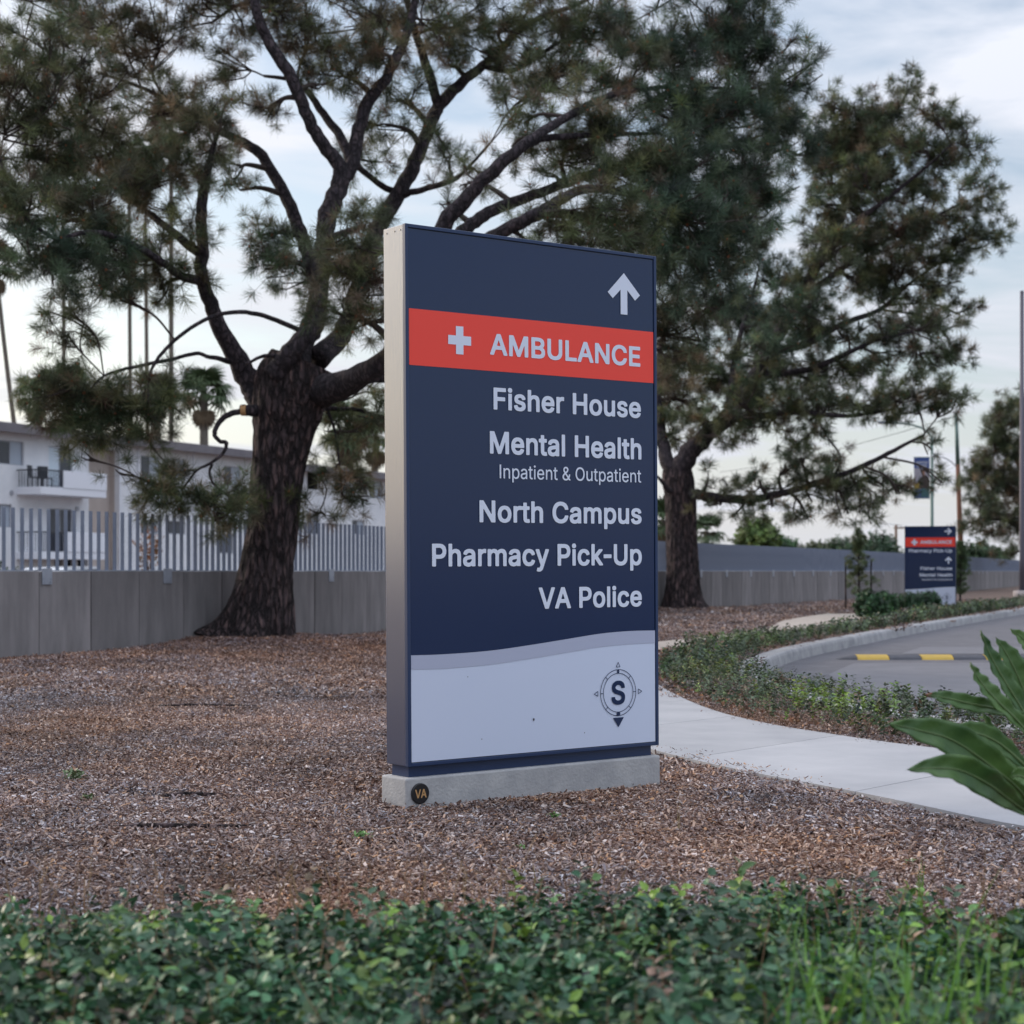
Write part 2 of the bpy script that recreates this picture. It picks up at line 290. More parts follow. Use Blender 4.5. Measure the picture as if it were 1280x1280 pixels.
# ------------------------------------------------------------ lettering: outlines of a grotesque, thickened to the weight on the sign
GL = json.loads('{"&":[448,[[197,-7,165,-5,136,1,110,12,88,26,69,42,54,62,43,84,36,108,34,133,36,154,40,173,47,189,58,205,70,220,85,235,140,279,216,335,237,352,255,375,260,389,262,405,258,427,245,445,226,457,201,461,184,459,168,453,155,444,145,431,139,416,137,399,139,380,145,363,169,327,204,284,438,0,364,0,171,231,121,293,108,310,96,327,87,344,81,361,77,379,75,398,77,420,82,440,91,458,102,474,117,488,134,499,154,507,176,512,200,513,224,512,246,507,266,499,283,488,297,475,308,459,317,442,322,424,324,404,322,382,315,362,305,342,291,325,256,293,154,217,135,202,121,188,110,174,100,154,97,131,100,108,109,87,124,70,143,57,158,51,175,48,193,46,213,48,232,52,251,59,269,69,286,81,301,95,315,112,327,131,336,151,343,174,348,198,349,224,408,224,406,194,403,167,397,144,389,124,380,107,371,92,345,62,333,47,315,30,294,17,271,7,246,-1,221,-5]]],"-":[290,[[250,244,250,188,40,188,40,244]]],"A":[480,[[16,0,201,509,276,509,463,0,395,0,287,302,264,372,232,478,245,478,213,371,191,302,85,0],[110,142,110,199,370,199,370,142]]],"B":[456,[[60,0,60,509,241,509,274,507,304,501,329,491,350,477,367,461,381,442,390,421,396,398,398,374,397,353,393,336,387,320,373,301,356,286,336,275,315,267,315,262,331,260,347,254,363,245,378,234,391,220,402,203,411,184,416,161,418,136,416,111,410,88,400,67,386,48,368,31,344,18,317,8,284,2,247,0],[125,57,245,57,281,60,309,67,330,80,344,96,353,115,355,137,352,161,342,184,333,197,320,209,306,218,289,225,269,229,248,231,125,231],[125,285,238,285,256,287,273,290,288,296,308,309,323,326,333,348,336,372,333,393,326,412,313,429,294,442,270,449,240,452,125,452]]],"C":[510,[[267,-7,235,-5,205,1,177,11,150,25,126,42,104,63,86,88,70,115,57,146,48,179,42,215,40,254,42,293,48,329,57,362,70,393,86,421,104,445,126,466,150,484,177,498,205,508,235,514,267,516,293,514,317,511,340,504,362,496,383,485,402,471,419,456,435,438,448,418,459,397,467,373,473,348,408,348,401,373,389,395,375,413,357,428,337,440,315,449,292,454,267,456,237,453,209,445,184,432,161,414,141,391,125,364,116,340,109,314,105,285,103,254,105,223,109,194,116,168,125,145,141,117,161,94,184,76,210,63,237,56,267,53,292,55,315,60,337,69,357,81,375,96,389,114,401,136,408,160,473,160,467,135,459,112,448,91,435,71,420,53,402,38,383,24,363,13,341,5,317,-2,293,-6]]],"E":[419,[[60,0,60,509,372,509,372,452,125,452,125,286,355,286,355,229,125,229,125,57,375,57,375,0]]],"F":[410,[[60,0,60,509,369,509,369,452,125,452,125,278,346,278,346,221,125,221,125,0]]],"H":[517,[[60,0,60,509,125,509,125,289,392,289,392,509,457,509,457,0,392,0,392,232,125,232,125,0]]],"I":[185,[[60,0,60,509,125,509,125,0]]],"L":[393,[[60,0,60,509,125,509,125,57,361,57,361,0]]],"M":[628,[[60,0,60,509,152,509,277,187,287,159,299,123,311,84,322,49,307,49,318,83,330,121,342,158,352,187,476,509,568,509,568,0,504,0,504,291,504,327,505,369,506,413,507,457,513,457,498,409,482,363,467,322,456,291,342,0,286,0,170,291,159,321,145,361,129,408,112,457,119,457,120,416,121,372,122,328,122,291,122,0]]],"N":[523,[[60,0,60,509,136,509,343,183,363,151,388,107,414,55,405,54,401,108,399,157,399,195,399,509,463,509,463,0,387,0,202,290,177,331,148,381,108,452,119,454,122,384,124,328,125,291,125,0]]],"O":[533,[[267,-7,235,-5,205,1,177,11,150,25,126,42,105,63,86,88,70,115,57,146,48,179,42,215,40,254,42,293,48,329,57,362,70,393,86,421,105,445,126,466,150,484,177,498,205,508,235,514,267,516,299,514,329,508,357,498,384,484,408,466,429,445,448,421,464,393,477,362,486,329,491,293,493,254,491,215,486,179,477,146,464,115,448,88,429,63,408,42,384,25,357,11,329,1,299,-5],[267,53,296,55,324,63,349,76,372,94,392,116,408,144,418,168,425,194,429,223,430,254,429,286,425,314,418,341,408,365,392,392,372,415,349,433,324,446,296,453,267,456,237,453,210,445,184,433,161,415,142,392,125,364,116,340,109,314,105,285,103,254,105,223,109,194,116,168,125,144,142,117,161,94,184,76,210,63,237,55]]],"P":[445,[[60,0,60,509,235,509,272,506,305,499,332,487,356,471,375,452,390,430,400,404,407,377,409,348,407,318,400,291,390,265,375,243,356,223,332,207,305,195,272,188,235,186,109,186,109,242,233,242,257,244,279,248,297,256,312,266,324,279,333,294,339,310,343,328,344,348,343,367,339,385,333,402,324,416,312,428,297,439,279,446,257,451,232,452,125,452,125,0]]],"S":[447,[[224,-9,188,-7,156,-1,128,9,102,23,81,40,64,60,51,83,42,109,38,137,104,137,108,118,114,102,123,88,136,76,150,66,166,59,185,53,204,50,224,49,246,50,267,54,286,60,303,69,317,79,329,92,338,106,344,122,346,139,342,161,332,179,316,193,296,205,245,222,184,239,154,249,128,260,105,274,86,289,67,313,56,341,52,372,54,400,62,425,75,448,92,468,113,484,138,498,165,508,195,514,227,516,259,514,289,508,316,498,340,484,360,468,377,449,390,427,398,403,401,378,337,378,332,402,320,421,302,437,280,449,254,456,225,459,204,457,185,454,167,448,145,435,129,418,118,398,115,376,119,352,131,334,148,319,169,308,212,293,264,279,312,264,328,256,344,248,359,238,372,226,384,213,395,198,402,180,407,161,408,139,406,112,399,87,386,64,370,43,349,25,323,11,302,2,278,-4,252,-8]]],"U":[517,[[259,-8,230,-7,203,-2,177,5,154,15,126,33,103,55,85,80,71,108,63,140,60,173,60,509,124,509,124,178,126,155,132,133,141,113,153,95,169,80,187,68,208,59,232,53,259,52,285,53,309,59,331,68,349,80,364,95,377,113,385,133,391,155,393,178,393,509,457,509,457,173,454,140,446,108,433,80,414,55,391,33,363,15,340,5,315,-2,288,-7]]],"V":[480,[[204,0,16,509,84,509,192,206,215,137,248,31,235,31,267,138,290,206,395,509,463,509,278,0]]],"a":[389,[[160,-9,137,-7,115,-3,94,5,76,15,60,29,48,45,38,63,32,84,30,108,32,128,36,146,43,161,58,179,78,193,92,200,108,206,125,211,178,220,234,227,252,230,265,235,273,243,276,255,276,257,273,279,267,297,256,311,240,322,220,329,196,331,171,329,149,322,132,313,118,301,107,288,100,274,41,291,51,313,64,331,79,346,95,358,114,368,133,375,153,380,173,383,194,384,239,379,255,375,271,369,286,360,300,350,312,336,322,320,330,301,335,278,337,251,337,0,277,0,277,52,272,52,252,25,236,12,215,1,199,-4,181,-7],[170,45,192,47,211,51,228,59,248,74,263,93,272,115,276,138,276,190,259,182,231,176,200,171,175,168,134,159,117,150,103,139,95,124,92,105,94,87,102,72,114,61,130,52,149,47]]],"c":[396,[[207,-8,174,-5,144,3,117,16,93,35,72,58,56,85,46,108,40,133,36,159,34,187,36,216,40,243,46,268,56,291,72,318,93,341,117,360,144,374,174,382,207,384,226,384,243,381,260,377,284,368,305,356,324,341,340,322,349,308,356,293,362,277,303,262,290,289,270,311,242,325,207,330,184,328,163,321,145,310,130,296,118,278,108,258,102,236,98,212,96,187,98,163,102,139,108,117,118,97,130,80,145,66,163,55,184,49,207,46,243,52,271,66,292,89,304,117,363,102,357,86,350,70,341,56,325,37,306,21,292,12,277,5,261,-1,244,-5,226,-7]]],"e":[404,[[212,-8,177,-5,145,3,117,16,92,35,72,58,56,85,46,108,40,132,35,159,34,187,35,215,39,242,46,267,55,290,71,317,91,340,115,359,142,373,172,382,205,384,226,383,246,380,266,374,285,366,303,355,319,341,334,324,347,305,357,282,365,256,370,227,371,194,371,169,75,169,75,221,338,221,310,202,308,226,304,248,298,269,288,286,277,301,263,314,246,323,227,328,205,330,183,328,164,323,146,313,131,301,119,286,109,270,102,251,97,231,96,211,96,178,98,151,102,127,110,106,121,88,135,73,151,61,169,53,190,48,212,46,234,48,254,53,271,61,285,73,297,88,306,105,365,91,358,72,348,55,335,39,320,26,302,14,283,4,261,-3,237,-7]]],"h":[410,[[114,227,114,0,53,0,53,509,114,509,114,287,102,287,116,319,132,344,152,362,175,374,200,382,227,384,252,383,275,377,295,369,313,356,328,340,341,321,350,298,355,271,357,240,357,0,296,0,296,235,293,263,286,286,273,304,256,318,235,326,210,329,192,328,176,324,161,317,141,303,126,283,119,266,115,248]]],"i":[167,[[53,0,53,379,114,379,114,0],[84,443,67,446,54,455,44,468,41,483,44,499,54,512,67,521,84,524,100,521,114,512,123,499,126,483,123,468,114,455,100,446]]],"k":[381,[[110,137,110,212,121,212,284,379,360,379,184,199,177,199],[53,0,53,509,114,509,114,0],[294,0,148,186,191,229,372,0]]],"l":[168,[[53,0,53,509,114,509,114,0]]],"m":[610,[[53,0,53,379,112,379,112,295,108,295,114,314,122,331,132,346,151,363,172,376,195,384,219,386,245,383,268,375,287,361,303,342,314,320,321,295,312,295,318,312,326,329,337,343,350,356,364,366,381,375,398,381,417,385,437,386,458,385,478,380,497,372,514,361,529,346,541,328,550,307,555,283,557,255,557,0,496,0,496,254,493,279,485,298,473,313,456,323,438,329,419,330,395,328,374,320,358,307,345,290,338,270,335,247,335,0,274,0,274,260,272,280,265,297,253,311,238,322,220,328,199,330,178,328,158,320,140,307,126,289,119,274,115,257,114,238,114,0]]],"n":[410,[[114,227,114,0,53,0,53,379,112,379,112,287,102,287,116,319,132,344,152,362,175,374,200,382,227,384,252,383,275,377,295,369,313,356,328,340,341,321,350,298,355,271,357,240,357,0,296,0,296,235,293,263,286,286,273,304,256,318,235,326,210,329,192,328,176,324,161,317,141,303,126,283,119,266,115,248]]],"o":[415,[[207,-8,174,-5,144,3,117,16,93,35,72,58,56,85,46,108,40,133,36,159,34,187,36,216,40,243,46,268,56,291,72,318,93,341,117,360,144,374,174,382,207,384,241,382,271,374,299,360,323,341,343,318,359,291,369,268,376,243,380,216,381,187,380,159,376,133,369,108,359,85,343,58,323,35,299,16,271,3,241,-5],[207,46,231,49,252,55,270,66,285,80,298,97,307,117,314,139,318,163,319,187,318,212,314,236,307,258,298,278,285,296,270,310,252,321,231,328,207,330,184,328,163,321,145,310,130,296,118,278,108,258,102,236,98,212,96,187,98,163,102,139,108,117,118,97,130,80,145,66,163,55,184,49]]],"p":[424,[[53,-143,53,379,112,379,112,319,118,319,137,346,152,360,171,373,188,379,207,383,229,384,259,382,287,374,313,361,335,342,354,320,370,293,379,270,385,245,389,218,390,189,389,160,385,133,379,108,370,84,355,57,336,34,313,16,288,3,260,-6,229,-8,208,-7,189,-3,173,4,153,17,138,31,118,59,114,59,114,-143],[220,47,242,49,262,55,279,66,294,80,306,97,316,117,323,139,327,163,328,189,327,215,323,239,316,261,307,281,295,298,280,311,262,322,243,328,220,330,198,328,178,322,161,312,147,299,134,282,125,263,118,241,114,216,113,189,114,162,118,138,125,115,135,95,147,78,162,65,179,55,198,49]]],"r":[259,[[53,0,53,379,112,379,112,321,115,321,124,339,137,354,152,367,171,377,191,383,213,385,229,384,243,384,243,322,230,324,207,326,182,323,159,315,140,301,126,284,117,262,114,237,114,0]]],"s":[365,[[182,-8,157,-7,133,-3,112,3,93,12,76,24,62,38,50,54,41,73,36,94,94,107,101,87,111,72,124,60,141,52,160,47,181,45,206,47,227,53,244,62,262,81,268,103,265,121,254,136,237,147,212,155,149,170,118,180,92,192,72,208,58,227,50,249,47,274,49,295,55,314,65,332,79,347,95,360,115,370,137,378,161,383,187,384,212,383,234,379,254,372,271,363,286,352,299,339,309,324,318,308,324,290,268,277,258,298,243,316,228,325,210,331,187,333,166,331,147,326,131,317,114,299,109,277,112,258,124,243,136,235,152,229,172,223,229,209,261,200,287,187,306,171,320,153,328,131,331,107,329,85,323,65,312,47,298,31,281,18,260,6,236,-2,210,-7]]],"t":[227,[[204,379,204,327,6,327,6,379],[65,471,126,471,126,98,128,76,136,61,150,53,170,50,185,51,202,54,213,2,192,-3,168,-4,138,-1,113,7,92,21,77,41,68,64,65,93]]],"u":[410,[[182,-5,158,-3,135,2,115,11,97,23,82,39,69,59,60,82,54,109,53,139,53,379,114,379,114,144,116,117,124,94,137,75,154,61,175,53,200,50,218,51,234,55,249,62,268,77,283,97,290,113,295,132,296,153,296,379,357,379,357,0,298,0,298,92,307,92,294,60,277,35,257,17,234,5,209,-3]]],"y":[389,[[47,-139,61,-86,71,-87,88,-90,104,-89,118,-84,130,-74,141,-58,151,-36,163,-1,17,379,84,379,165,155,187,87,206,21,184,21,202,87,224,155,305,379,371,379,204,-58,196,-77,187,-93,177,-107,159,-124,139,-136,117,-143,91,-145,65,-143]]]}')
_gc = {}
def glyph(ch, off, cell):
    k = (ch, off, cell)
    if k in _gc: return _gc[k]
    adv, loops = GL[ch]; adv /= 1000
    segs = []
    for lp in loops:
        p = np.array(lp, float).reshape(-1, 2) / 1000; segs.append(np.stack([p, np.roll(p, -1, 0)], 1))
    sg = np.concatenate(segs); x0, y0 = sg[..., 0].min() - off - cell, sg[..., 1].min() - off - cell
    nx = int((sg[..., 0].max() + off + cell - x0) / cell) + 2; ny = int((sg[..., 1].max() + off + cell - y0) / cell) + 2
    gx, gy = np.meshgrid(x0 + cell * np.arange(nx), y0 + cell * np.arange(ny)); q = np.stack([gx, gy], -1)[:, :, None, :]
    a = sg[:, 0]; b = sg[:, 1]; ab = b - a
    t = np.clip(((q - a) * ab).sum(-1) / ((ab ** 2).sum(-1) + 1e-12), 0, 1)
    dv = (q - a) - t[..., None] * ab; kk = (dv ** 2).sum(-1).argmin(-1)[..., None, None]
    dv = np.take_along_axis(dv, np.broadcast_to(kk, kk.shape[:-1] + (2,)), 2)[:, :, 0]; d = (np.abs(dv) ** 4).sum(-1) ** .25
    up = (a[:, 1] <= gy[:, :, None]) & (b[:, 1] > gy[:, :, None]); dn = (a[:, 1] > gy[:, :, None]) & (b[:, 1] <= gy[:, :, None])
    cr = ab[:, 0] * (gy[:, :, None] - a[:, 1]) - (gx[:, :, None] - a[:, 0]) * ab[:, 1]
    wnd = (up & (cr > 0)).sum(-1) - (dn & (cr < 0)).sum(-1)
    sd = np.where(wnd != 0, d, -d) + off
    vs = []; fs = []; ins = sd > 0
    cnt = ins[:-1, :-1].astype(int) + ins[1:, :-1] + ins[:-1, 1:] + ins[1:, 1:]
    for j in range(ny - 1):
        i = 0
        while i < nx - 1:
            c = cnt[j, i]
            if c == 4:
                i2 = i
                while i2 < nx - 1 and cnt[j, i2] == 4: i2 += 1
                b0 = len(vs); X0, X1, Y0 = x0 + i * cell, x0 + i2 * cell, y0 + j * cell
                vs += [(X0, Y0), (X1, Y0), (X1, Y0 + cell), (X0, Y0 + cell)]; fs.append((b0, b0+1, b0+2, b0+3)); i = i2; continue
            if c:
                cs = [(0, 0), (1, 0), (1, 1), (0, 1)]; poly = []
                for m_ in range(4):
                    (u0, v0), (u1, v1) = cs[m_], cs[(m_ + 1) % 4]; s0 = sd[j+v0, i+u0]; s1 = sd[j+v1, i+u1]
                    if s0 > 0: poly.append((u0, v0))
                    if (s0 > 0) != (s1 > 0):
                        tt = s0 / (s0 - s1); poly.append((u0 + tt * (u1 - u0), v0 + tt * (v1 - v0)))
                if len(poly) > 2:
                    b0 = len(vs); vs += [(x0 + (i + u) * cell, y0 + (j + v) * cell) for u, v in poly]; fs.append(tuple(range(b0, b0 + len(poly))))
            i += 1
    vs = np.array(vs); ext = (vs[:, 0].min(), vs[:, 0].max())
    _gc[k] = (vs, fs, adv, ext); return _gc[k]
def text_geo(s, x0, x1, base, cap, off=.027, res=34):
    """flat letters filling x0..x1 with the given cap height, in sign-face coordinates"""
    cell = .509 / res; X = 0; items = []; wi = 0
    for ch in s:
        if ch == ' ': X += .19 + off; wi += 1; continue
        vs, fs, adv, ext = glyph(ch, off, cell); items.append((X, vs, fs, ext, wi)); X += adv + off * .6
    L = items[0][0] + items[0][3][0]; Rr = items[-1][0] + items[-1][3][1]
    sx = (x1 - x0) / (Rr - L); sy = cap / (.509 + 2 * off); out_ = {}
    for X, vs, fs, ext, wi in items:
        V, Fs = out_.setdefault(wi, ([], [])); b = len(V); V += [((v[0] + X - L) * sx + x0, base + (v[1] + off) * sy) for v in vs]; Fs += [tuple(i + b for i in f) for f in fs]
    return list(out_.values())

# ============================================================ GROUND LINES (plan view, metres)
CURB = catmull([(9.5,2.2),(6.6,6.4),(4.9,8.4),(3.7,10.0),(2.95,11.3),(2.5,12.4),(2.28,13.6),(2.15,15.0),(2.12,16.4),(2.24,17.9),(2.6,19.6),(3.2,21.8),(4.03,24.2),(6.3,30),(9.3,37.2),(13.9,47.8),(22,66),(35,94),(62,150)], 6)
CURB = [tuple(p) for p in CURB]
ROAD = CURB + [(130, 150), (130, -20), (14, -20)]
def resample(line, n, k=8):
    c = np.array(catmull(line, k)); d = np.r_[0, np.cumsum(np.hypot(*np.diff(c, axis=0).T))]
    t = np.linspace(0, d[-1], n); return np.stack([np.interp(t, d, c[:, 0]), np.interp(t, d, c[:, 1])], 1)
SW_L = resample([(4.2,4.2),(3.0,5.45),(2.4,6.25),(1.96,6.96),(1.70,7.61),(1.48,8.12),(1.22,8.66),(1.0,9.2),(.82,9.73),(.45,11),(.1,12.8),(-.1,15),(-.05,17.5),(.4,20.3),(1.0,22.6),(2.0,24.8),(3.4,27.8),(4.6,31.5),(5.6,36),(7.4,41.5)], 241)
SW_R = resample([(5.9,6.2),(4.7,7.2),(3.6,8.4),(2.9,9.2),(2.26,10.14),(1.96,10.78),(1.64,11.64),(1.41,12.94),(1.29,15.3),(1.35,17.5),(1.6,20),(1.95,22.2),(2.9,24.3),(4.2,26.8),(5.8,29.8),(7.4,34),(9.6,41.5)], 241)
SIDEWALK = [tuple(p) for p in SW_L] + [tuple(p) for p in SW_R[::-1]]
WALL = [(-9.6,13.6),(-7.6,17.3),(-5.93,20.4),(-4.27,23.7),(-2.19,29.2),(1.2,37.4),(5.1,47.0),(11.7,61.5),(22.4,88),(36,124),(48,152)]
def wall_side(x, y):
    """metres beyond the wall line (positive on the street side)"""
    d = dist_line(x, y, WALL); X = np.interp(y, [p[1] for p in WALL], [p[0] for p in WALL])
    return np.where(np.asarray(x) < X, d, -d)
def terrain(x, y):
    x = float(x); y = float(y)
    z = -.022 + .013 * noise.noise((x * 1.3, y * 1.3, 0)) + .006 * noise.noise((x * 5, y * 5, 3))
    z += .14 * math.exp(-((x + 3.55) ** 2 + (y - 24.0) ** 2) / 3.2)
    z += .10 * math.exp(-((x - 4.2) ** 2 + (y - 43.0) ** 2) / 4.0)
    return z

# ------------------------------------------------------------ ground sheet
m_soil = mat('mulch_ground', (.07,.043,.033), .95, col2=(.20,.135,.105), col3=(.13,.085,.065), nscale=26, bump=.03, bscale=40, detail=10)
def build_ground():
    gp = []
    def grid(x0, x1, y0, y1, st, skip=None):
        for x in np.arange(x0, x1 + 1e-6, st):
            for y in np.arange(y0, y1 + 1e-6, st):
                if skip and skip[0] < x < skip[1] and skip[2] < y < skip[3]: continue
                gp.append((x + random.uniform(-.2, .2) * st, y + random.uniform(-.2, .2) * st))
    grid(-4.5, 4.5, 2, 16, .2)
    grid(-9, 10, 0, 34, .55, (-4.6, 4.6, 1.9, 16.1))
    grid(-24, 40, -6, 90, 2.6, (-9.2, 10.2, -.2, 34.2))
    grid(-240, 240, -60, 420, 34, (-25, 41, -7, 91))
    gp += [(-1500, -300), (1500, -300), (1500, 2200), (-1500, 2200)]
    gp = np.array(gp); keep = (dist_line(gp[:, 0], gp[:, 1], CURB) > .06) & (dist_line(gp[:, 0], gp[:, 1], WALL) > .12)
    gp = [tuple(p) for p in gp[keep]]
    n0 = len(gp); cons = []; line = ROAD
    gp += line; cons += [(n0 + i, n0 + (i + 1) % len(line)) for i in range(len(line))]
    n1 = len(gp); wl_ = [tuple(p) for p in resample(WALL, 90, 1)]; gp += wl_; cons += [(n1 + i, n1 + i + 1) for i in range(len(wl_) - 1)]
    v, e, f, *_ = delaunay_2d_cdt([Vector(p) for p in gp], cons, [], 0, 1e-5)
    V = np.array([tuple(p) for p in v]); cen = np.array([V[list(t)].mean(0) for t in f])
    ok = ~inpoly(cen[:, 0], cen[:, 1], ROAD)
    ws = wall_side(V[:, 0], V[:, 1])
    zs = [terrain(*p) - (.4 if w > .3 and w < 60 else 0) for p, w in zip(V, ws)]
    fs = [t for t, k in zip(f, ok) if k]
    o = mesh_obj('ground', [(p[0], p[1], z) for p, z in zip(V, zs)], fs, m_soil, smooth=True)
    tag(o, kind='structure'); return o
build_ground()

# ------------------------------------------------------------ road, patch, kerb, sidewalk
m_asph = mat('asphalt', (.115,.112,.125), .85, col2=(.165,.16,.175), col3=(.135,.132,.147), nscale=3.2, bump=.008, bscale=180, detail=12)
m_asph2 = mat('asphalt_resurfaced', (.15,.148,.165), .8, col2=(.19,.187,.205), nscale=2.1, bump=.005, bscale=220, detail=12)
m_conc = mat('sidewalk_concrete', (.33,.335,.355), .85, col2=(.42,.42,.435), nscale=1.6, bump=.002, bscale=120, detail=12, objvar=.05)
m_path = mat('path_with_needles', (.34,.29,.25), .9, col2=(.45,.39,.34), nscale=3, bump=.004, bscale=60, detail=9)
m_kerb = mat('kerb_concrete', (.24,.24,.25), .9, col2=(.42,.41,.41), nscale=4, bump=.006, bscale=60, detail=10, objvar=.10)
m_gap = mat('joint_dirt', (.06,.05,.045), .95)
def road():
    pts = [Vector(p) for p in ROAD]; n = len(pts)
    cons = [(i, (i + 1) % n) for i in range(n)]
    v, e, f, *_ = delaunay_2d_cdt(pts, cons, [], 1, 1e-5)
    tag(mesh_obj('road', [(p.x, p.y, -.13) for p in v], f, m_asph), kind='structure')
    # resurfaced strips, a few millimetres proud
    def strip(pts, z):
        return tag(mesh_obj('road_patch', [(x, y, z) for x, y in pts], [tuple(range(len(pts)))], m_asph2), kind='structure')
    strip([(3.55,15.4),(3.3,17.6),(3.45,19.2),(4.2,21.6),(24,21.6),(24,9),(7.2,9),(4.5,12.2)], -.126)
    strip([(5.3,24.0),(6.1,26.2),(34,26.2),(34,23.9)], -.126)
road()
def kerb():
    root = tag(empty('kerb'), kind='structure')
    c = resample(CURB, 900, 1); seg = np.hypot(*np.diff(c, axis=0).T); d = np.r_[0, np.cumsum(seg)]
    prof = [(0,-.35),(0,.012),(.012,.02),(.19,.02),(.215,.008),(.228,-.02),(.245,-.135),(.245,-.35)]
    s = 0.0; k = 0
    while s < d[-1] - 3:
        Ls = 3.0 if s < 60 else 12.0; e = min(s + Ls, d[-1]); n = 14 if s < 60 else 8
        tt = np.linspace(s + .005, e - .005, n); x = np.interp(tt, d, c[:, 0]); y = np.interp(tt, d, c[:, 1])
        x2 = np.interp(tt + .05, d, c[:, 0]); y2 = np.interp(tt + .05, d, c[:, 1]); x1 = np.interp(tt - .05, d, c[:, 0]); y1 = np.interp(tt - .05, d, c[:, 1])
        vs = []
        for i in range(n):
            t = Vector((x2[i]-x1[i], y2[i]-y1[i])).normalized()
            jit = .006 * noise.noise((x[i] * 2, y[i] * 2, 9))
            for (o_, z) in prof: vs.append((x[i] + t.y * (o_ + jit), y[i] - t.x * (o_ + jit), z + jit))
        m = len(prof); fs = [(i*m+j, i*m+j+1, (i+1)*m+j+1, (i+1)*m+j) for i in range(n-1) for j in range(m-1)]
        fs += [tuple(range(m)), tuple((n-1)*m + j for j in range(m-1, -1, -1))]
        mesh_obj('kerb_stone', vs, fs, m_kerb, root, smooth=False); s = e
kerb()
def sidewalk():
    root = tag(empty('sidewalk'), kind='structure')
    mid = (SW_L + SW_R) / 2; d = np.r_[0, np.cumsum(np.hypot(*np.diff(mid, axis=0).T))]
    base = MB(); n = len(mid)
    vs = [(*p, -.012) for p in SW_L] + [(*p, -.012) for p in SW_R]
    mesh_obj('joint_bed', vs, [(i, n + i, n + i + 1, i + 1) for i in range(n - 1)], m_gap, root)
    s = 0; k = 0
    while s < d[-1] - .3:
        e = min(s + 1.52, d[-1]); tt = np.linspace(s + .004, e - .004, 7)
        A = np.stack([np.interp(tt, d, SW_L[:, j]) for j in (0, 1)], 1); B = np.stack([np.interp(tt, d, SW_R[:, j]) for j in (0, 1)], 1)
        mm = len(tt); vs = [(*p, .004) for p in A] + [(*p, .004) for p in B] + [(*p, -.08) for p in A] + [(*p, -.08) for p in B]
        fs = [(i, mm+i, mm+i+1, i+1) for i in range(mm-1)]
        fs += [(i, i+1, 2*mm+i+1, 2*mm+i) for i in range(mm-1)] + [(mm+i+1, mm+i, 3*mm+i, 3*mm+i+1) for i in range(mm-1)]
        fs += [(mm, 0, 2*mm, 3*mm), (mm-1, 2*mm-1, 4*mm-1, 3*mm-1)]
        far = A[0][1] > 19
        mesh_obj('paving_slab', vs, fs, m_path if far else m_conc, root); s = e
    return root
sidewalk()
# black landscape edging showing in places along the near edge of the sidewalk
m_edge = mat('black_edging', (.035,.037,.045), .6)
def edging():
    root = empty('landscape_edging'); root.location = (0, 0, 0)
    i0 = 0
    for (a, b) in ((43, 50), (58, 61), (69, 74)):
        q = SW_L[a:b]; vs = []
        for i, p in enumerate(q):
            t = q[min(i+1, len(q)-1)] - q[max(i-1, 0)]; t = t / np.hypot(*t); nrm = np.array((-t[1], t[0]))
            w0, w1 = .012, .012 + .022 * math.sin(math.pi * (i + .4) / len(q))
            vs += [(*(p + nrm*w0), .0), (*(p + nrm*w0), .012), (*(p + nrm*w1), .006), (*(p + nrm*w1), -.02)]
        fs = [(i*4+j, i*4+j+1, i*4+j+5, i*4+j+4) for i in range(len(q)-1) for j in range(3)]
        mesh_obj('edging_strip', vs, fs, m_edge, root)
    tag(root, 'black landscape edging surfacing between the wood chips and the pale sidewalk', 'edging')
edging()

# ------------------------------------------------------------ wood chips
def chip_protos():
    m = inst_mat('wood_chip', .85, .25, geo_ramp=[(0, (.045,.025,.022)), (.25, (.13,.075,.06)), (.42, (.23,.15,.12)), (.56, (.19,.15,.155)), (.72, (.36,.25,.20)), (.84, (.50,.43,.42)), (.93, (.10,.085,.10)), (1, (.42,.24,.14))])
    ps = []
    for k in range(6):
        vs = []; fs = []; lv = []
        for i in range(64 if k < 5 else 4):
            r = .14 * math.sqrt(random.random()); a = random.uniform(0, 6.28); c = Vector((r * math.cos(a), r * math.sin(a), random.uniform(0, .016)))
            L = random.choice([random.uniform(.010, .022), random.uniform(.008, .024), random.uniform(.018, .042)]); w = random.choice([random.uniform(.0025, .006), random.uniform(.004, .012)]); th = random.uniform(.0015, .004)
            M = Matrix.Translation(c) @ Matrix.Rotation(random.uniform(0, 6.28), 4, 'Z') @ Matrix.Rotation(random.gauss(0, .40), 4, 'Y') @ Matrix.Rotation(random.gauss(0, .6), 4, 'X')
            b = len(vs); tp = random.uniform(.3, 1)
            pr = [(-L/2,-w/2,0),(L/2,-w/2*tp,0),(L/2*.9,w/2*tp,0),(-L/2,w/2*.8,0),(-L/2,-w/2,th),(L/2,-w/2*tp,th*.6),(L/2*.9,w/2*tp,th*.6),(-L/2,w/2*.8,th)]
            vs += [M @ Vector(p) for p in pr]; fs += [tuple(b + q for q in f) for f in ((4,5,6,7),(0,1,5,4),(1,2,6,5),(2,3,7,6),(3,0,4,7))]
            lv += [random.random()] * 5
        ps.append(proto('chip_cluster', vs, fs, m, lv))
    return ps
def blocked(x, y, sw=.0):
    return inpoly(x, y, ROAD) | inpoly(x, y, SIDEWALK) | (dist_line(x, y, SW_L) < sw) | (dist_line(x, y, CURB) < .02) | (wall_side(x, y) > -.12)
